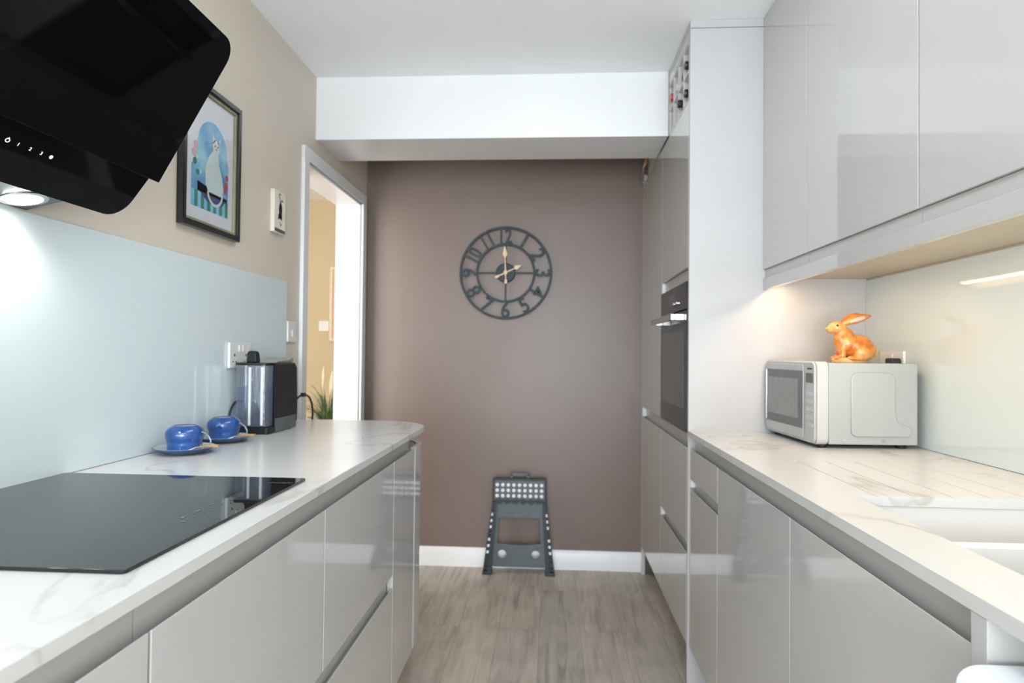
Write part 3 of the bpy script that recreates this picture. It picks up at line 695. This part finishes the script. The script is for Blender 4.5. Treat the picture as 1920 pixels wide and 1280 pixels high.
# ------------------------------------------------------------------ cups, saucers
def cup_set(cx, cy, rot, lab_c, lab_s, lab_sp):
    s = thing('saucer', lab_s, 'saucer', (cx, cy, WT), group='blue saucers')
    build('dish', MB().lathe([(.0001, .001), (.046, .001), (.052, .003), (.070, .0115), (.0785, .0158), (.079, .0175), (.0775, .018), (.068, .0140), (.045, .006), (.0001, .005)], (cx, cy, WT), 56), blue_s, s)
    build('inner_glaze', MB().lathe([(.0001, .0056), (.044, .0066), (.066, .0138), (.075, .0176), (.0745, .0180), (.066, .0142), (.044, .0070), (.0001, .0060)], (cx, cy, WT), 56), pale_in, s)
    c = thing('coffee_cup', lab_c, 'cup', (cx, cy, WT + .0075), (0, 0, rot), group='upturned blue coffee cups')
    z0 = .001
    prof = [(.040, 0), (.0425, .0008), (.0432, .004), (.0432, .012), (.0438, .020), (.0436, .024), (.0450, .029), (.0478, .037), (.0486, .044), (.0480, .051), (.0455, .0575), (.0405, .0635), (.0350, .0672), (.0325, .0685), (.031, .0700), (.0285, .0703), (.027, .0690), (.0001, .0688)]
    build('bowl', MB().lathe([(r, z * .94 + z0) for r, z in prof] , n=56), blue_c, c, world=False)
    hp = [(.0470, 0, .050), (.056, 0, .047), (.066, 0, .039), (.0725, 0, .028), (.0715, 0, .016), (.064, 0, .009), (.053, 0, .0085), (.0430, 0, .014)]
    pts = []
    for i in range(len(hp) - 1):
        for k in range(4):
            f = k / 4; p = [hp[i][q] * (1 - f) + hp[i + 1][q] * f for q in range(3)]; pts.append(p)
    pts.append(hp[-1])
    build('handle', MB().tube(pts, .0022, 10), blue_h, c, world=False)
    sz = .0155
    q = thing('teaspoon', lab_sp, 'spoon', (cx, cy, WT), (0, 0, rot - .25), group='gold-handled teaspoons')
    hpts = [(.050, -.012, .019), (.066, -.012, .0215), (.09, -.012, .025), (.125, -.012, .0275)]
    build('spoon_handle', MB().tube(hpts, [.0022, .0026, .0032, .0036], 10), gold, q, world=False)
    build('spoon_stem', MB().tube([(.036, -.030, .0123), (.042, -.024, .0143), (.050, -.012, .019)], .0016, 8), chrome, q, world=False)
cup_set(-.9885, 1.665, 0.0, 'blue upturned coffee cup nearer the hob', 'blue saucer nearer the hob', 'gold-handled teaspoon on the saucer nearer the hob')
cup_set(-.9965, 1.885, 0.0, 'blue upturned coffee cup next to the coffee machine', 'blue saucer next to the coffee machine', 'gold-handled teaspoon on the saucer next to the coffee machine')

# ------------------------------------------------------------------ coffee machine
t = thing('coffee_machine', 'black capsule coffee machine with a clear water tank on the left worktop', 'coffee machine', (-.99, 2.17, WT))
mx0, mx1 = -1.055, -.932
sh_ = [(2.118, WT + .002), (2.262, WT + .002), (2.288, WT + .02), (2.292, WT + .06), (2.285, 1.15), (2.268, 1.166), (2.118, 1.166)]
build('body', MB().prism(sh_, mx0 + .006, mx1 - .004, 'x'), gunmet, t, bevel=.004, seg=3)
for (a, b_) in ((mx1 - .0045, mx1),):
    side = [(2.098, WT + .004), (2.26, WT + .004), (2.283, WT + .025), (2.288, WT + .07), (2.279, 1.148), (2.262, 1.163), (2.098, 1.163)]
    build('side_panel', MB().prism(side, a, b_, 'x'), gunmet, t, bevel=.003)
build('foot_band', MB().box(mx1 - .002, mx1 + .0008, 2.10, 2.272, WT + .003, WT + .048), grey_metal, t)
build('base', MB().prism(rrect(mx0, mx1 - .002, 2.052, 2.118, .012), WT + .0005, WT + .022, 'z'), black_m, t, bevel=.002)
tankp = rrect(-1.052, -.942, 2.054, 2.112, .014)
tk = build('water_tank', MB().prism(tankp, WT + .026, 1.158, 'z'), tank_m, t, smooth=50)
rib = MB()
for xx in (-1.0, -.958): rib.box(xx - .004, xx + .004, 2.0525, 2.0555, WT + .03, 1.152)
build('tank_rib', rib, lit_end_trim_m, tk)
wtr = MB().prism(rrect(-1.048, -.946, 2.058, 2.108, .012), WT + .03, 1.085, 'z')
build('water', wtr, clear('water', (.86, .90, .97), 1.33), tk)
build('tank_lid', MB().prism(rrect(-1.054, -.940, 2.051, 2.114, .014), 1.159, 1.167, 'z'), black_m, t, bevel=.002)
build('lever', MB().prism([(-1.025, 1.167), (-.988, 1.167), (-.991, 1.196), (-.996, 1.206), (-1.016, 1.207), (-1.022, 1.200)], 2.075, 2.105, 'y'), gunmet, t, bevel=.004, seg=3)
build('top_plate', MB().prism([(2.12, 1.1665), (2.265, 1.1665), (2.275, 1.1755), (2.262, 1.183), (2.235, 1.176), (2.15, 1.1725)], mx0 + .015, mx1 - .012, 'x'), steel, t, bevel=.001)
def smooth_pts(P, k=6):
    P = [Vector(p) for p in P]; out = []
    for i in range(len(P) - 1):
        p0, p1, p2, p3 = P[max(i - 1, 0)], P[i], P[i + 1], P[min(i + 2, len(P) - 1)]
        for j in range(k):
            u = j / k
            out.append(.5 * ((2 * p1) + (-p0 + p2) * u + (2 * p0 - 5 * p1 + 4 * p2 - p3) * u * u + (-p0 + 3 * p1 - 3 * p2 + p3) * u ** 3))
    out.append(P[-1]); return out
build('power_cord', MB().tube(smooth_pts([(-1.045, 2.13, 1.035), (-1.062, 2.09, 1.036), (-1.067, 2.062, 1.012), (-1.067, 2.05, .975), (-1.066, 2.058, .938), (-1.060, 2.10, .9345)]), .0036, 10), cable, t)
build('cord_loop', MB().tube(smooth_pts([(-1.0, 2.28, .96), (-1.0, 2.36, .985), (-.998, 2.44, 1.02), (-.996, 2.50, 1.032), (-.995, 2.56, 1.018), (-.995, 2.595, .98), (-.995, 2.60, .925), (-.996, 2.585, .80)]), .0042, 10), cable, t)
build('cord_clip', MB().box(-1.004, -.988, 2.49, 2.51, 1.024, 1.040), cable, t, bevel=.002)

# ------------------------------------------------------------------ sockets and switch
def plate(name, label, cat, wall_x, sgn, y0, y1, z0, z1, rockers):
    t = thing(name, label, cat, (wall_x, (y0 + y1) / 2, z0))
    a, b_ = sorted((wall_x + sgn * .0005, wall_x + sgn * .0105))
    build('face_plate', MB().box(a, b_, y0, y1, z0, z1), white_pl, t, bevel=.003, seg=3)
    for (ya, yb, za, zb_) in rockers:
        a, b_ = sorted((wall_x + sgn * .0108, wall_x + sgn * .0145))
        build('rocker', MB().box(a, b_, ya, yb, za, zb_), white_pl, t, bevel=.001)
    return t
s1 = plate('wall_socket', 'white double socket on the blue glass splashback behind the coffee machine', 'socket', XL + .006, 1, 2.038, 2.184, 1.148, 1.234, ((2.095, 2.107, 1.203, 1.225), (2.122, 2.134, 1.203, 1.225)))
for yy in (2.07, 2.15):
    hs = MB(); hs.box(XL + .0166, XL + .0170, yy - .004, yy + .004, 1.188, 1.196).box(XL + .0166, XL + .0170, yy - .014, yy - .007, 1.168, 1.172).box(XL + .0166, XL + .0170, yy + .007, yy + .014, 1.168, 1.172)
    build('pin_holes', hs, ink, s1)
plate('light_switch', 'white light switch on the beige wall beside the doorway', 'switch', XL, 1, 2.514, 2.598, 1.243, 1.329, ((2.548, 2.562, 1.265, 1.292),))
s2 = plate('wall_socket', 'white double socket on the splashback behind the microwave', 'socket', XR - .006, -1, 2.105, 2.251, 1.142, 1.228, ((2.165, 2.177, 1.197, 1.219),))
tag(build('plug', MB().prism(rrect(2.115, 2.16, 1.16, 1.204, .008), XR - .046, XR - .0169, 'x'), cable, bevel=.003), 'black plug in the socket behind the microwave', 'plug')

# ------------------------------------------------------------------ microwave
ANG = .047
t = thing('microwave', 'white and silver microwave oven standing on the right worktop', 'microwave', (.796, 1.977, WT), (0, 0, ANG))
# local: x = depth away from its front, y = along its front, z up
W_, DP, Z0, Z1 = .384, .306, .012, .262
build('case', MB().box(.040, DP, .003, W_ - .003, Z0, Z1 - .004), white_enam, t, world=False, bevel=.003)
fp = rrect(0, W_, Z0 - .002, Z1, .02)
build('front_frame', MB().prism(fp, .004, .039, 'x'), mw_white, t, world=False, bevel=.004, seg=3)
build('fascia', MB().prism(rrect(.004, W_ - .004, Z0 + .001, Z1 - .003, .018), -.004, .0038, 'x'), silver_pl, t, world=False, bevel=.002)
dr = build('door', MB().prism(rrect(.072, W_ - .010, Z0 + .008, Z1 - .010, .012), -.008, -.0042, 'x'), silver_pl, t, world=False, bevel=.002)
bo = build('window_border', MB().box(-.0095, -.0082, .074, .368, .052, .232), mw_dark, dr, world=False, bevel=.0005)
build('window_glass', MB().box(-.0102, -.0096, .105, .345, .080, .206), mw_glass, bo, world=False)
build('door_handle', MB().box(-.0125, -.0096, .358, .366, .054, .230), chrome, dr, world=False, bevel=.002)
build('display', MB().box(-.0055, -.0042, .012, .058, .197, .226), lcd, t, world=False)
bt = MB()
for r_ in range(5):
    for c_ in range(3): bt.box(-.0052, -.0042, .012 + c_ * .016, .022 + c_ * .016, .062 + r_ * .024, .073 + r_ * .024)
build('button_pad', bt, silver_btn, t, world=False)
lg = MB()
for k in range(6): lg.box(-.0050, -.0042, .018 + k * .0055, .0215 + k * .0055, .2375, .242)
build('maker_mark', lg, ink, t, world=False)
# embossed side panel (faces the camera)
def P2(x, z): return (x - .796, z - WT)
em = [P2(.901, 1.140), P2(.905, 1.152), P2(.915, 1.160), P2(1.015, 1.160), P2(1.027, 1.153), P2(1.033, 1.140), P2(1.033, 1.035), P2(1.038, 1.017), P2(1.050, 1.004), P2(1.070, 1.001), P2(1.080, .995), P2(1.083, .984), P2(1.080, .973), P2(1.070, .967), P2(.915, .967), P2(.905, .972), P2(.901, .982)]
build('embossed_panel', MB().prism(em, -.0022, .0032, 'y'), white_enam, t, world=False, bevel=.0042, seg=4)
for xx in (.88, 1.0): build('screw', MB().lathe([(.0045, 0), (.0045, .0025), (.003, .0035)], (xx - .796, -.0005, .956 - WT), 16, 'y'), chrome, t, world=False)
for (xx, yy) in ((.03, .03), (.03, .35), (.27, .03), (.27, .35)):
    build('foot', MB().lathe([(.014, .0003), (.016, .0125)], (xx, yy, 0), 20), black_m, t, world=False)

# ------------------------------------------------------------------ rabbit figurine
def rabbit():
    t = thing('rabbit_figurine', 'orange glazed rabbit ornament sitting on top of the microwave', 'ornament', (.965, 2.12, WT + Z1 - .0035))
    b = MB()
    b.ell((.020, 0, .048), (.046, .036, .043))           # body
    b.ell((.036, 0, .040), (.038, .040, .036))           # haunches
    b.ell((-.010, 0, .062), (.036, .030, .036))          # shoulders
    b.ell((-.028, 0, .058), (.022, .024, .040))          # chest
    b.ell((-.030, 0, .088), (.023, .020, .028))          # neck
    b.ell((-.036, 0, .076), (.021, .021, .030))
    b.ell((-.018, 0, .090), (.022, .019, .022))
    b.ell((-.045, 0, .112), (.029, .022, .021))          # head
    b.ell((-.066, 0, .106), (.014, .014, .0125))         # muzzle
    for s in (-1, 1):
        b.ell((-.034, s * .014, .030), (.011, .010, .032))   # fore legs
        b.ell((-.044, s * .014, .014), (.018, .010, .008))   # fore paws
        b.ell((.022, s * .028, .034), (.030, .016, .028))    # thighs
        b.ell((.0, s * .030, .014), (.030, .011, .010))      # hind feet
    me = bpy.data.meshes.new('body'); me.from_pydata([tuple(v) for v in b.v], [], b.f)
    o = bpy.data.objects.new('tmp', me); C.objects.link(o)
    r = o.modifiers.new('r', 'REMESH'); r.mode = 'VOXEL'; r.voxel_size = .0022
    s_ = o.modifiers.new('s', 'SMOOTH'); s_.iterations = 6; s_.factor = .6
    dg = bpy.context.evaluated_depsgraph_get(); m2 = bpy.data.meshes.new_from_object(o.evaluated_get(dg)); bpy.data.objects.remove(o)
    m2.materials.clear(); m2.materials.append(rab_m)
    for p in m2.polygons: p.use_smooth = True
    ob = bpy.data.objects.new('body', m2); C.objects.link(ob); ob.parent = t
    build('base', MB().lathe([(.0001, 0), (.95, 0), (1, .004), (1, .011), (.9, .015), (.0001, .016)], n=40).xf(Matrix.Diagonal((.053, .036, 1, 1))).xf(Matrix.Translation((-.008, 0, 0))), rab_pale, t, world=False)
    for s in (-1, 1):
        a = Vector((-.034, s * .009, .122)); e = Vector((.052 if s < 0 else .040, s * .020, .150 if s < 0 else .156)); pts = [a.lerp(e, k / 10) + Vector((0, 0, .004 * math.sin(PI * k / 10))) for k in range(11)]
        er = build('ear', MB().tube(pts, [.006, .008, .0105, .0125, .0138, .0142, .0138, .0125, .0100, .0065, .002], 14), rab_m, t, world=False)
        n_ = len(pts); ip = [p + Vector((.002, -.0115, -.001)) for p in pts[2:8]]
        if s < 0: build('inner_ear', MB().tube([p for p in ip], [.003, .0055, .0072, .0078, .0068, .003], 10), rab_ear, er, world=False)
        build('eye', MB().ell((-.052, s * .0185, .118), (.0042, .0026, .0042)), ink, t, world=False)
    build('nose', MB().ell((-.0795, 0, .108), (.003, .004, .0028)), rab_ear, t, world=False)
    build('tail', MB().ell((.070, 0, .030), (.013, .011, .013)).ell((.076, 0, .040), (.008, .008, .010)), rab_pale, t, world=False)
rabbit()

# ------------------------------------------------------------------ wall clock
t = thing('wall_clock', 'round dark metal skeleton wall clock with gold hands on the brown wall', 'clock', (-.2666, D - .02, 1.6600))
R_ = .2635
build('outer_ring', MB().ringplate(0, 0, R_ - .013, R_, -.008, .008), clockm, t, world=False, bevel=.001)
build('inner_ring', MB().ringplate(0, 0, .156, .169, -.006, .006), clockm, t, world=False, bevel=.001)
for k in range(4):
    mb = MB().box(-.004, .004, -.004, .004, .052, .160).xf(Matrix.Rotation(k * PI / 2, 4, 'Y')); build('spoke', mb, clockm, t, world=False)
build('hub', MB().lathe([(.0001, -.010), (.050, -.010), (.055, -.006), (.055, .012), (.0001, .012)], n=40, axis='y'), clockm, t, world=False)
for h in range(1, 13):
    a = h * PI / 6
    M = Matrix.Rotation(a, 4, 'Y') @ Matrix.Translation((0, -.003, .2105)) @ Matrix.Rotation(PI / 2, 4, 'X')
    if 5 <= h <= 8: M = M @ Matrix.Rotation(PI, 4, 'Z')
    o = text_mesh('numeral', str(h), .122, .006, clockm, t, M, world=False, sx=.88 if h < 10 else .68, off=.0022)
def hand(L, tail_, ang, name, y):
    mb = MB()
    pts = [(-.003, -tail_ * .55), (-.0075, -tail_ * .75), (-.006, -tail_), (.006, -tail_), (.0075, -tail_ * .75), (.003, -tail_ * .55), (.004, 0), (.0025, L * .55), (.0135, L * .68), (.009, L * .80), (.0015, L), (-.0015, L), (-.009, L * .80), (-.0135, L * .68), (-.0025, L * .55), (-.004, 0)]
    mb.prism(pts, y - .0015, y + .0015, 'y'); mb.xf(Matrix.Rotation(ang, 4, 'Y')); build(name, mb, clock_gold, t, world=False)
hand(.150, .062, -.04, 'minute_hand', -.017)
hand(.098, .065, 1.13, 'hour_hand', -.013)
build('hand_cap', MB().lathe([(.0001, -.021), (.009, -.020), (.013, -.014), (.013, -.010)], n=24, axis='y'), clock_gold, t, world=False)

# ------------------------------------------------------------------ folding step stool
TILT = -.125
t = thing('folding_step_stool', 'charcoal plastic folding step stool with pale grip dots leaning on the brown wall', 'stool', (-.1725, 3.486, 0.0), (TILT, 0, 0))
def leg(s):
    mb = MB()
    def L(z, a, b_): # inner/outer half widths along the height
        k = z / .40; return (.147 - .023 * k, .197 - .049 * k)
    def quad(z0, z1, f0, f1, y0, y1, mi=0):
        a0, b0 = L(z0, 0, 0); a1, b1 = L(z1, 0, 0)
        p = [(s * (a0 + (b0 - a0) * f0), z0), (s * (a0 + (b0 - a0) * f1), z0), (s * (a1 + (b1 - a1) * f1), z1), (s * (a1 + (b1 - a1) * f0), z1)]
        if s < 0: p = p[::-1]
        mb.prism(p, y0, y1, 'y', mi)
    quad(.0, .40, .0, .50, -.016, .016, 0)
    quad(.0, .40, .50, .56, -.004, .012, 0)
    quad(.0, .40, .90, 1.0, -.010, .012, 0)
    quad(.0, .40, .56, .90, .006, .012, 0)
    n = 12
    for k in range(n + 1):
        z = .40 * k / n; quad(max(z - .005, 0), min(z + .005, .40), .56, .90, -.010, .006, 0)
    for k in range(1, n - 1):
        z = .40 * (k + .5) / n
        if k not in (1,): quad(z - .0075, z + .0075, .57, .89, -.008, .0055, 1 if k % 4 != 2 else 0)
    quad(.0, .018, -.05, 1.02, -.020, .020, 0)
    return mb
for s in (-1, 1): build('leg', leg(s), [dark_pl, dot_m], t, world=False)
up = MB().prism([(-.136, .300), (.136, .300), (.128, .392), (-.128, .392)], -.006, .006, 'y')
build('upper_brace', up, mid_pl, t, world=False, bevel=.002)
lo_ = MB(); z0, z1 = .040, .150
for s in (-1, 1):
    a, b_ = sorted((s * .055, s * .142)); lo_.holeplate(a, b_, z0, z1, s * .0915, .107, .0225, -.006, .006)
lo_.box(-.055, .055, -.006, .006, z0, z1)
lo_.prism([(-.141, .150), (.141, .150), (.140, .172), (.118, .166), (.05, .158), (-.05, .158), (-.118, .166), (-.140, .172)], -.006, .006, 'y')
build('lower_brace', lo_, mid_pl, t, world=False)
inner = MB()
for s in (-1, 1):
    p = [(s * .139, .165), (s * .118, .165), (s * .112, .305), (s * .128, .305)]
    inner.prism(p if s > 0 else p[::-1], -.002, .008, 'y')
build('inner_frame', inner, mid_pl, t, world=False)
# step plate hangs in front of the leg tops
ZS0, ZS1 = .390, .517
seat = build('step_plate', MB().prism(rrect(-.1475, .1475, ZS0, ZS1, .008), -.036, .0, 'y'), dark_pl, t, world=False, bevel=.003)
build('grip_surface', MB().prism(rrect(-.137, .137, ZS0 + .014, ZS1 - .014, .004), -.0385, -.0362, 'y'), mid_pl, seat, world=False)
ds = MB()
for r_ in range(3):
    for c_ in range(9): ds.lathe([(.0001, -.0425), (.0075, -.0425), (.0098, -.0405), (.0098, -.0386)], ((c_ - 4) * .0305, 0, .422 + r_ * .0292), 16, 'y')
o = build('grip_dots', ds, dot_m, seat, world=False); o['label'] = 'rows of pale round grip dots'
sc_ = MB()
for k in range(6): sc_.lathe([(.012, -.0405), (.017, -.0405), (.017, -.0386), (.012, -.0386)], (-.1075 + .043 * k, 0, .3935), 20, 'y', closed=True)
build('scalloped_edge', sc_, dark_pl, seat, world=False)
hdl = MB().box(-.052, -.040, -.022, -.006, .516, .540).box(.040, .052, -.022, -.006, .516, .540).box(-.052, .052, -.022, -.006, .530, .544)
build('carry_handle', hdl, mid_pl, t, world=False)

# ------------------------------------------------------------------ framed picture (generic artwork)
t = thing('framed_picture', 'black framed print of a pale cat on blue hanging on the beige wall', 'picture', (XL, 1.914, 1.795))
fy0, fy1, fz0, fz1 = 1.749, 2.083, 1.572, 2.020
def frame_ring(y0, y1, z0, z1, w_, xa, xb):
    mb = MB()
    mb.box(xa, xb, y0, y1, z0, z0 + w_).box(xa, xb, y0, y1, z1 - w_, z1).box(xa, xb, y0, y0 + w_, z0 + w_, z1 - w_).box(xa, xb, y1 - w_, y1, z0 + w_, z1 - w_)
    return mb
build('frame', frame_ring(fy0, fy1, fz0, fz1, .017, XL + .001, XL + .022), frame_b, t, bevel=.002)
build('inner_slip', frame_ring(fy0 + .0175, fy1 - .0175, fz0 + .0175, fz1 - .0175, .010, XL + .001, XL + .014), olive, t, bevel=.001)
x0 = XL + .006
build('mount', MB().box(XL + .001, x0, fy0 + .018, fy1 - .018, fz0 + .018, fz1 - .018), paper, t)
pr = MB()
pY0, pY1, pZ0, pZ1 = 1.812, 2.026, 1.640, 1.925
def lay(pts, k, mi): pr.prism(pts, x0 + .0002 * k, x0 + .0002 * k + .00018, 'x', mi)
# palette: 0 blue 1 navy 2 green 3 cyan 4 red 5 pink 6 pale 7 ink
lay([(pY0, pZ0), (pY1, pZ0), (pY1, 1.80)] + arc(1.93, 1.836, .086, 0, 180, 18) + [(pY0 + .02, 1.79), (pY0, 1.76)], 1, 0)
for k in range(12):
    a = pY0 + (pY1 - pY0) * k / 12; b2 = pY0 + (pY1 - pY0) * (k + 1) / 12
    lay([(a, pZ0), (b2, pZ0), (b2, 1.690), (a, 1.690)], 2, 2 if k % 2 else 3)
lay([(1.845, 1.690), (2.02, 1.690), (2.02, 1.70), (1.99, 1.672), (1.95, 1.662), (1.90, 1.668), (1.86, 1.69), (1.845, 1.72)], 3, 1)
for (cy, cz, r, mi) in ((1.825, 1.80, .012, 5), (1.835, 1.825, .012, 5), (1.83, 1.775, .010, 2), (1.85, 1.765, .008, 3), (1.845, 1.745, .009, 2), (2.012, 1.745, .012, 4), (2.016, 1.77, .010, 4), (2.006, 1.725, .010, 4), (1.862, 1.75, .006, 6), (1.84, 1.79, .007, 6)):
    lay(arc(cy, cz, r, 0, 342, 19), 4, mi)
# plain pale seated cat, seen from the side
lay([(1.905, 1.700), (1.985, 1.700), (1.995, 1.725), (1.985, 1.765), (1.966, 1.800), (1.960, 1.838), (1.932, 1.838), (1.905, 1.81), (1.885, 1.77), (1.890, 1.72)], 5, 6)
lay(arc(1.948, 1.850, .023, 0, 342, 19), 6, 6)
lay([(1.927, 1.856), (1.926, 1.886), (1.944, 1.870)], 6, 6); lay([(1.954, 1.870), (1.972, 1.884), (1.970, 1.856)], 6, 6)
lay(arc(1.940, 1.853, .0026, 0, 320, 8), 8, 7); lay(arc(1.957, 1.853, .0026, 0, 320, 8), 8, 7); lay(arc(1.949, 1.843, .0024, 0, 320, 8), 8, 7)
tl_o = arc(1.945, 1.708, .048, 0, -170, 16); tl_i = arc(1.945, 1.708, .039, 0, -170, 16)
lay(tl_o + tl_i[::-1], 7, 6)
build('print', pr, [p_blue, p_navy, p_green, p_cyan, p_red, p_pink, p_cat, ink], t, weld=False)
build('glazing', MB().box(x0 + .0035, x0 + .0045, fy0 + .0275, fy1 - .0275, fz0 + .0275, fz1 - .0275), pane_m, t)

# small tile with a black cat
t = thing('cat_wall_tile', 'small cream wall plaque with a black cat drawing beside the doorway', 'wall plaque', (XL, 2.403, 1.745))
build('tile', MB().box(XL + .0005, XL + .018, 2.352, 2.452, 1.663, 1.826), cream, t, bevel=.002)
x1 = XL + .0182
dw = MB()
def ly(pts, mi=0): dw.prism(pts, x1, x1 + .0004, 'x', mi)
def E_(cy, cz, a, b_, n=20): return [(cy + a * math.cos(2 * PI * i / n), cz + b_ * math.sin(2 * PI * i / n)) for i in range(n)]
ly(E_(2.405, 1.756, .015, .026))
ly(E_(2.403, 1.730, .017, .012)); ly([(2.388, 1.734), (2.384, 1.714), (2.400, 1.722)]); ly([(2.406, 1.722), (2.420, 1.712), (2.420, 1.734)])
tail_p = [(2.403, 1.778), (2.397, 1.796), (2.390, 1.808), (2.396, 1.816), (2.405, 1.811)]
dw.tube([(x1 + .0003, a, b_) for a, b_ in tail_p], .0016, 6)
dw.tube([(x1 + .0003, a, b_) for a, b_ in ((2.405, 1.780), (2.415, 1.795), (2.427, 1.790))], .0016, 6)
dw.tube([(x1 + .0003, a, b_) for a, b_ in ((2.402, 1.708), (2.408, 1.692), (2.417, 1.702))], .0010, 6)
build('cat_drawing', dw, ink, t)
build('grey_foot_band', MB().box(x1, x1 + .0005, 2.356, 2.448, 1.666, 1.679), grey_metal, t)

# ------------------------------------------------------------------ hall: switch, frame, plant
t = thing('light_switch', 'white square switch on the golden hall wall seen through the doorway', 'switch', (-1.865, 5.1, 1.411))
build('face_plate', MB().box(-1.908, -1.822, 5.089, 5.0995, 1.368, 1.454), white_pl, t, bevel=.003)
build('rocker', MB().box(-1.872, -1.858, 5.086, 5.0885, 1.398, 1.424), white_pl, t)
t = thing('framed_picture', 'gilt-edged picture on the hall wall, half hidden by the door jamb', 'picture', (-1.55, 5.1, 1.59))
def ring_xz(x0_, x1_, z0_, z1_, w_, ya, yb):
    return MB().box(x0_, x1_, ya, yb, z0_, z0_ + w_).box(x0_, x1_, ya, yb, z1_ - w_, z1_).box(x0_, x0_ + w_, ya, yb, z0_ + w_, z1_ - w_).box(x1_ - w_, x1_, ya, yb, z0_ + w_, z1_ - w_)
build('frame', ring_xz(-1.815, -1.38, 1.285, 1.897, .022, 5.08, 5.099), plume, t, bevel=.003)
build('print', MB().box(-1.793, -1.402, 5.090, 5.098, 1.307, 1.875), p_pink, t)
t = thing('potted_grass', 'green grass plant with cream plumes in a pale planter in the hall', 'plant', (-1.575, 4.4, 0))
build('planter', MB().lathe([(.10, 0), (.13, .02), (.155, .70), (.160, .735), (.15, .74), (.145, .70), (.0001, .69)], (-1.565, 4.4, 0), 36), white_pl, t)
gb = MB()
for k in range(95):
    a = random.uniform(0, 2 * PI); r0 = random.uniform(0, .05); rr = random.uniform(.02, .20); h = random.uniform(.17, .33)
    if rr > .12: h *= .72
    bx, by = -1.575 + r0 * math.cos(a), 4.4 + r0 * math.sin(a)
    pts = []; nseg = 7
    for i in range(nseg + 1):
        u = i / nseg
        pts.append((bx + rr * math.cos(a) * u ** 1.8, by + rr * math.sin(a) * u ** 1.8, .70 + h * (u - .18 * u ** 3)))
    gb.tube(pts, [.0045 * (1 - .85 * i / nseg) for i in range(nseg + 1)], 5)
build('foliage', gb, leaf, t)
pb = MB()
for (dx, dy, h) in ((-.03, -.02, .40), (.025, .0, .37), (.05, .03, .42), (.0, .04, .33)):
    x, y = -1.575 + dx, 4.4 + dy
    pb.tube([(x * .3 + -1.575 * .7, 4.4, .70), (x, y, .70 + h * .6), (x + .003, y, .70 + h * .7), (x + .004, y, .70 + h * .85), (x + .004, y, .70 + h)], [.002, .002, .010, .011, .002], 8)
build('plume', pb, plume, t)
